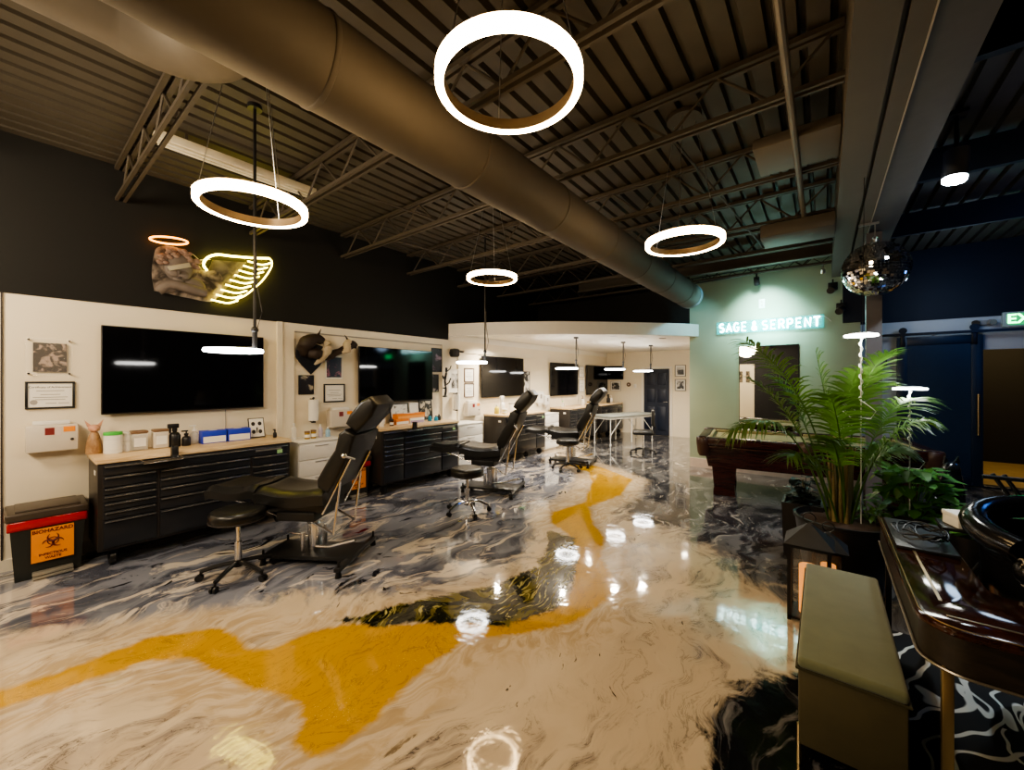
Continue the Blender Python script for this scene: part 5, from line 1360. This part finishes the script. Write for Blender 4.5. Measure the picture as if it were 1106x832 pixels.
def tub_chair():
    t = thing('tub_chair', 'glossy black leather tub chair with pale piping behind the brown desk', 'armchair', (1.03, 2.96, .016))
    gl = mat('glossy_black_leather', (.010, .010, .012), .16, bump=.05)
    R = .43
    pts = [(R*math.cos(a), R*math.sin(a), .90+.05*math.sin(a)) for a in [math.radians(d) for d in range(-120, 241, 12)]][:29]
    MB().tube(pts, .058, 12).build('padded_rim', gl, t, 60)
    ang = [math.radians(d) for d in range(-120, 217, 12)]
    m = MB()
    A = [m.bm.verts.new((R*math.cos(a), R*math.sin(a), .88)) for a in ang]; B = [m.bm.verts.new((R*.92*math.cos(a), R*.92*math.sin(a), .30)) for a in ang]
    C_ = [m.bm.verts.new((R*.86*math.cos(a), R*.86*math.sin(a), .88)) for a in ang]; D = [m.bm.verts.new((R*.80*math.cos(a), R*.80*math.sin(a), .30)) for a in ang]
    for i in range(len(ang)-1):
        m.bm.faces.new((A[i], A[i+1], B[i+1], B[i])); m.bm.faces.new((C_[i+1], C_[i], D[i], D[i+1])); m.bm.faces.new((A[i+1], A[i], C_[i], C_[i+1])); m.bm.faces.new((B[i], B[i+1], D[i+1], D[i]))
    for i in (0, -1): m.bm.faces.new((A[i], B[i], D[i], C_[i]))
    m.build('shell', gl, t, 60)
    MB().lathe([(0, .32), (.30, .32), (.33, .36), (.33, .44), (.30, .48), (0, .49)], n=36).build('seat_cushion', gl, t, 50)
    for k, (px, py, pz, rr) in enumerate(((-.36, -.30, .80, .052), (-.30, -.38, .70, .058))):
        MB().cyl((px, py, pz), (px+.5, py+.05, pz), rr, n=24).sph((px, py, pz), rr, 20, 14, (.6, 1, 1)).build('arm_roll', gl, t, 60)
        MB().tube([(px-.004, py+rr*1.03*math.cos(a), pz+rr*1.03*math.sin(a)) for a in [2*PI*j/28 for j in range(28)]], .004, 6, closed=True).build('piping', mat('pale_piping', (.55, .50, .42), .3), t)
    for a in (.7, 2.3, 3.9, 5.4): MB().cyl((.28*math.cos(a), .28*math.sin(a), 0), (.26*math.cos(a), .26*math.sin(a), .33), .014, .02, 10).build('leg', black, t)
tub_chair()
t = thing('side_stand', 'low black stand holding a white box behind the tub chair', 'stand', (.73, 3.74, 0))
MB().box(-.14, .14, -.11, .11, .69, .71, .004).build('top', black, t)
for sx in (-.12, .12):
    for sy in (-.09, .09): MB().cyl((sx, sy, 0), (sx, sy, .69), .010, n=8).build('leg', black, t)
t = thing('white_box', 'white lidded carton on the low black stand', 'box', (.73, 3.74, .711), math.radians(20))
MB().box(-.10, .10, -.07, .07, 0, .065, .003).build('box_body', paper, t); MB().box(-.104, .104, -.074, .074, .055, .083, .004).build('lid', paper, t)
t = thing('folding_stand', 'black crossed metal stand at the right edge behind the tub chair', 'stand', (1.05, 4.06, 0))
for dx in (0, .05):
    MB().cyl((-.42+dx, 0, 0), (.10+dx, 0, 1.0), .012, n=8).build('leg', black, t)
    MB().cyl((.42-dx, .05, 0), (-.10-dx, .05, 1.0), .012, n=8).build('leg', black, t)
MB().cyl((-.2, .025, .98), (.25, .025, .98), .014, n=8).build('crossbar', black, t)
# rug
def rug():
    t = NT('line_drawn_rug'); c = t.coord('Object')
    w = t.noise(c, 2.2, 2, .5, 0, 1)
    sub = t.n('ShaderNodeVectorMath', operation='MULTIPLY_ADD'); t.t.links.new(w, sub.inputs[0]); sub.inputs[1].default_value = (.35, .35, 0); t.t.links.new(c, sub.inputs[2])
    mp = t.n('ShaderNodeMapping'); t.t.links.new(sub.outputs[0], mp.inputs[0]); mp.inputs['Rotation'].default_value = (0, 0, .9); mp.inputs['Scale'].default_value = (7.5, 2.4, 1)
    wv = t.n('ShaderNodeTexWave', wave_type='BANDS', bands_direction='X'); t.t.links.new(mp.outputs[0], wv.inputs['Vector'])
    wv.inputs['Scale'].default_value = .30; wv.inputs['Distortion'].default_value = 5.5; wv.inputs['Detail'].default_value = 1.0; wv.inputs['Detail Scale'].default_value = .8
    v2 = t.n('ShaderNodeTexVoronoi', feature='F1'); t.t.links.new(mp.outputs[0], v2.inputs['Vector']); v2.inputs['Scale'].default_value = 1.0
    line = t.math('SUBTRACT', 1, t.smooth(t.math('ABSOLUTE', t.math('SUBTRACT', wv.outputs['Fac'], .5)), .10, .16))
    leaf = t.math('MULTIPLY', t.math('SUBTRACT', 1, t.smooth(v2.outputs['Distance'], .26, .29)), t.math('GREATER_THAN', v2.outputs['Color'], .55))
    edge = t.math('MULTIPLY', t.smooth(v2.outputs['Distance'], .36, .38), t.math('SUBTRACT', 1, t.smooth(v2.outputs['Distance'], .43, .45)))
    f = t.math('MAXIMUM', t.math('MAXIMUM', line, leaf), t.math('MULTIPLY', edge, t.math('LESS_THAN', v2.outputs['Color'], .45)))
    t.bsdf(t.mix(f, (.005, .005, .006), (.80, .82, .78)), .8)
    o = MB().box(.30, 2.2, .95, 3.55, .001, .012, .004).build('area_rug', t.m, None, 0)
    tag(o, 'black rug with white line drawn leaf shapes under the brown desk', 'rug')
rug()
sc.view_settings.view_transform = 'AgX'
sc.view_settings.look = 'AgX - Medium High Contrast'
sc.view_settings.exposure = 1.25
w = bpy.data.worlds.new('world'); sc.world = w; w.use_nodes = True
w.node_tree.nodes['Background'].inputs[0].default_value = (.02, .018, .016, 1)
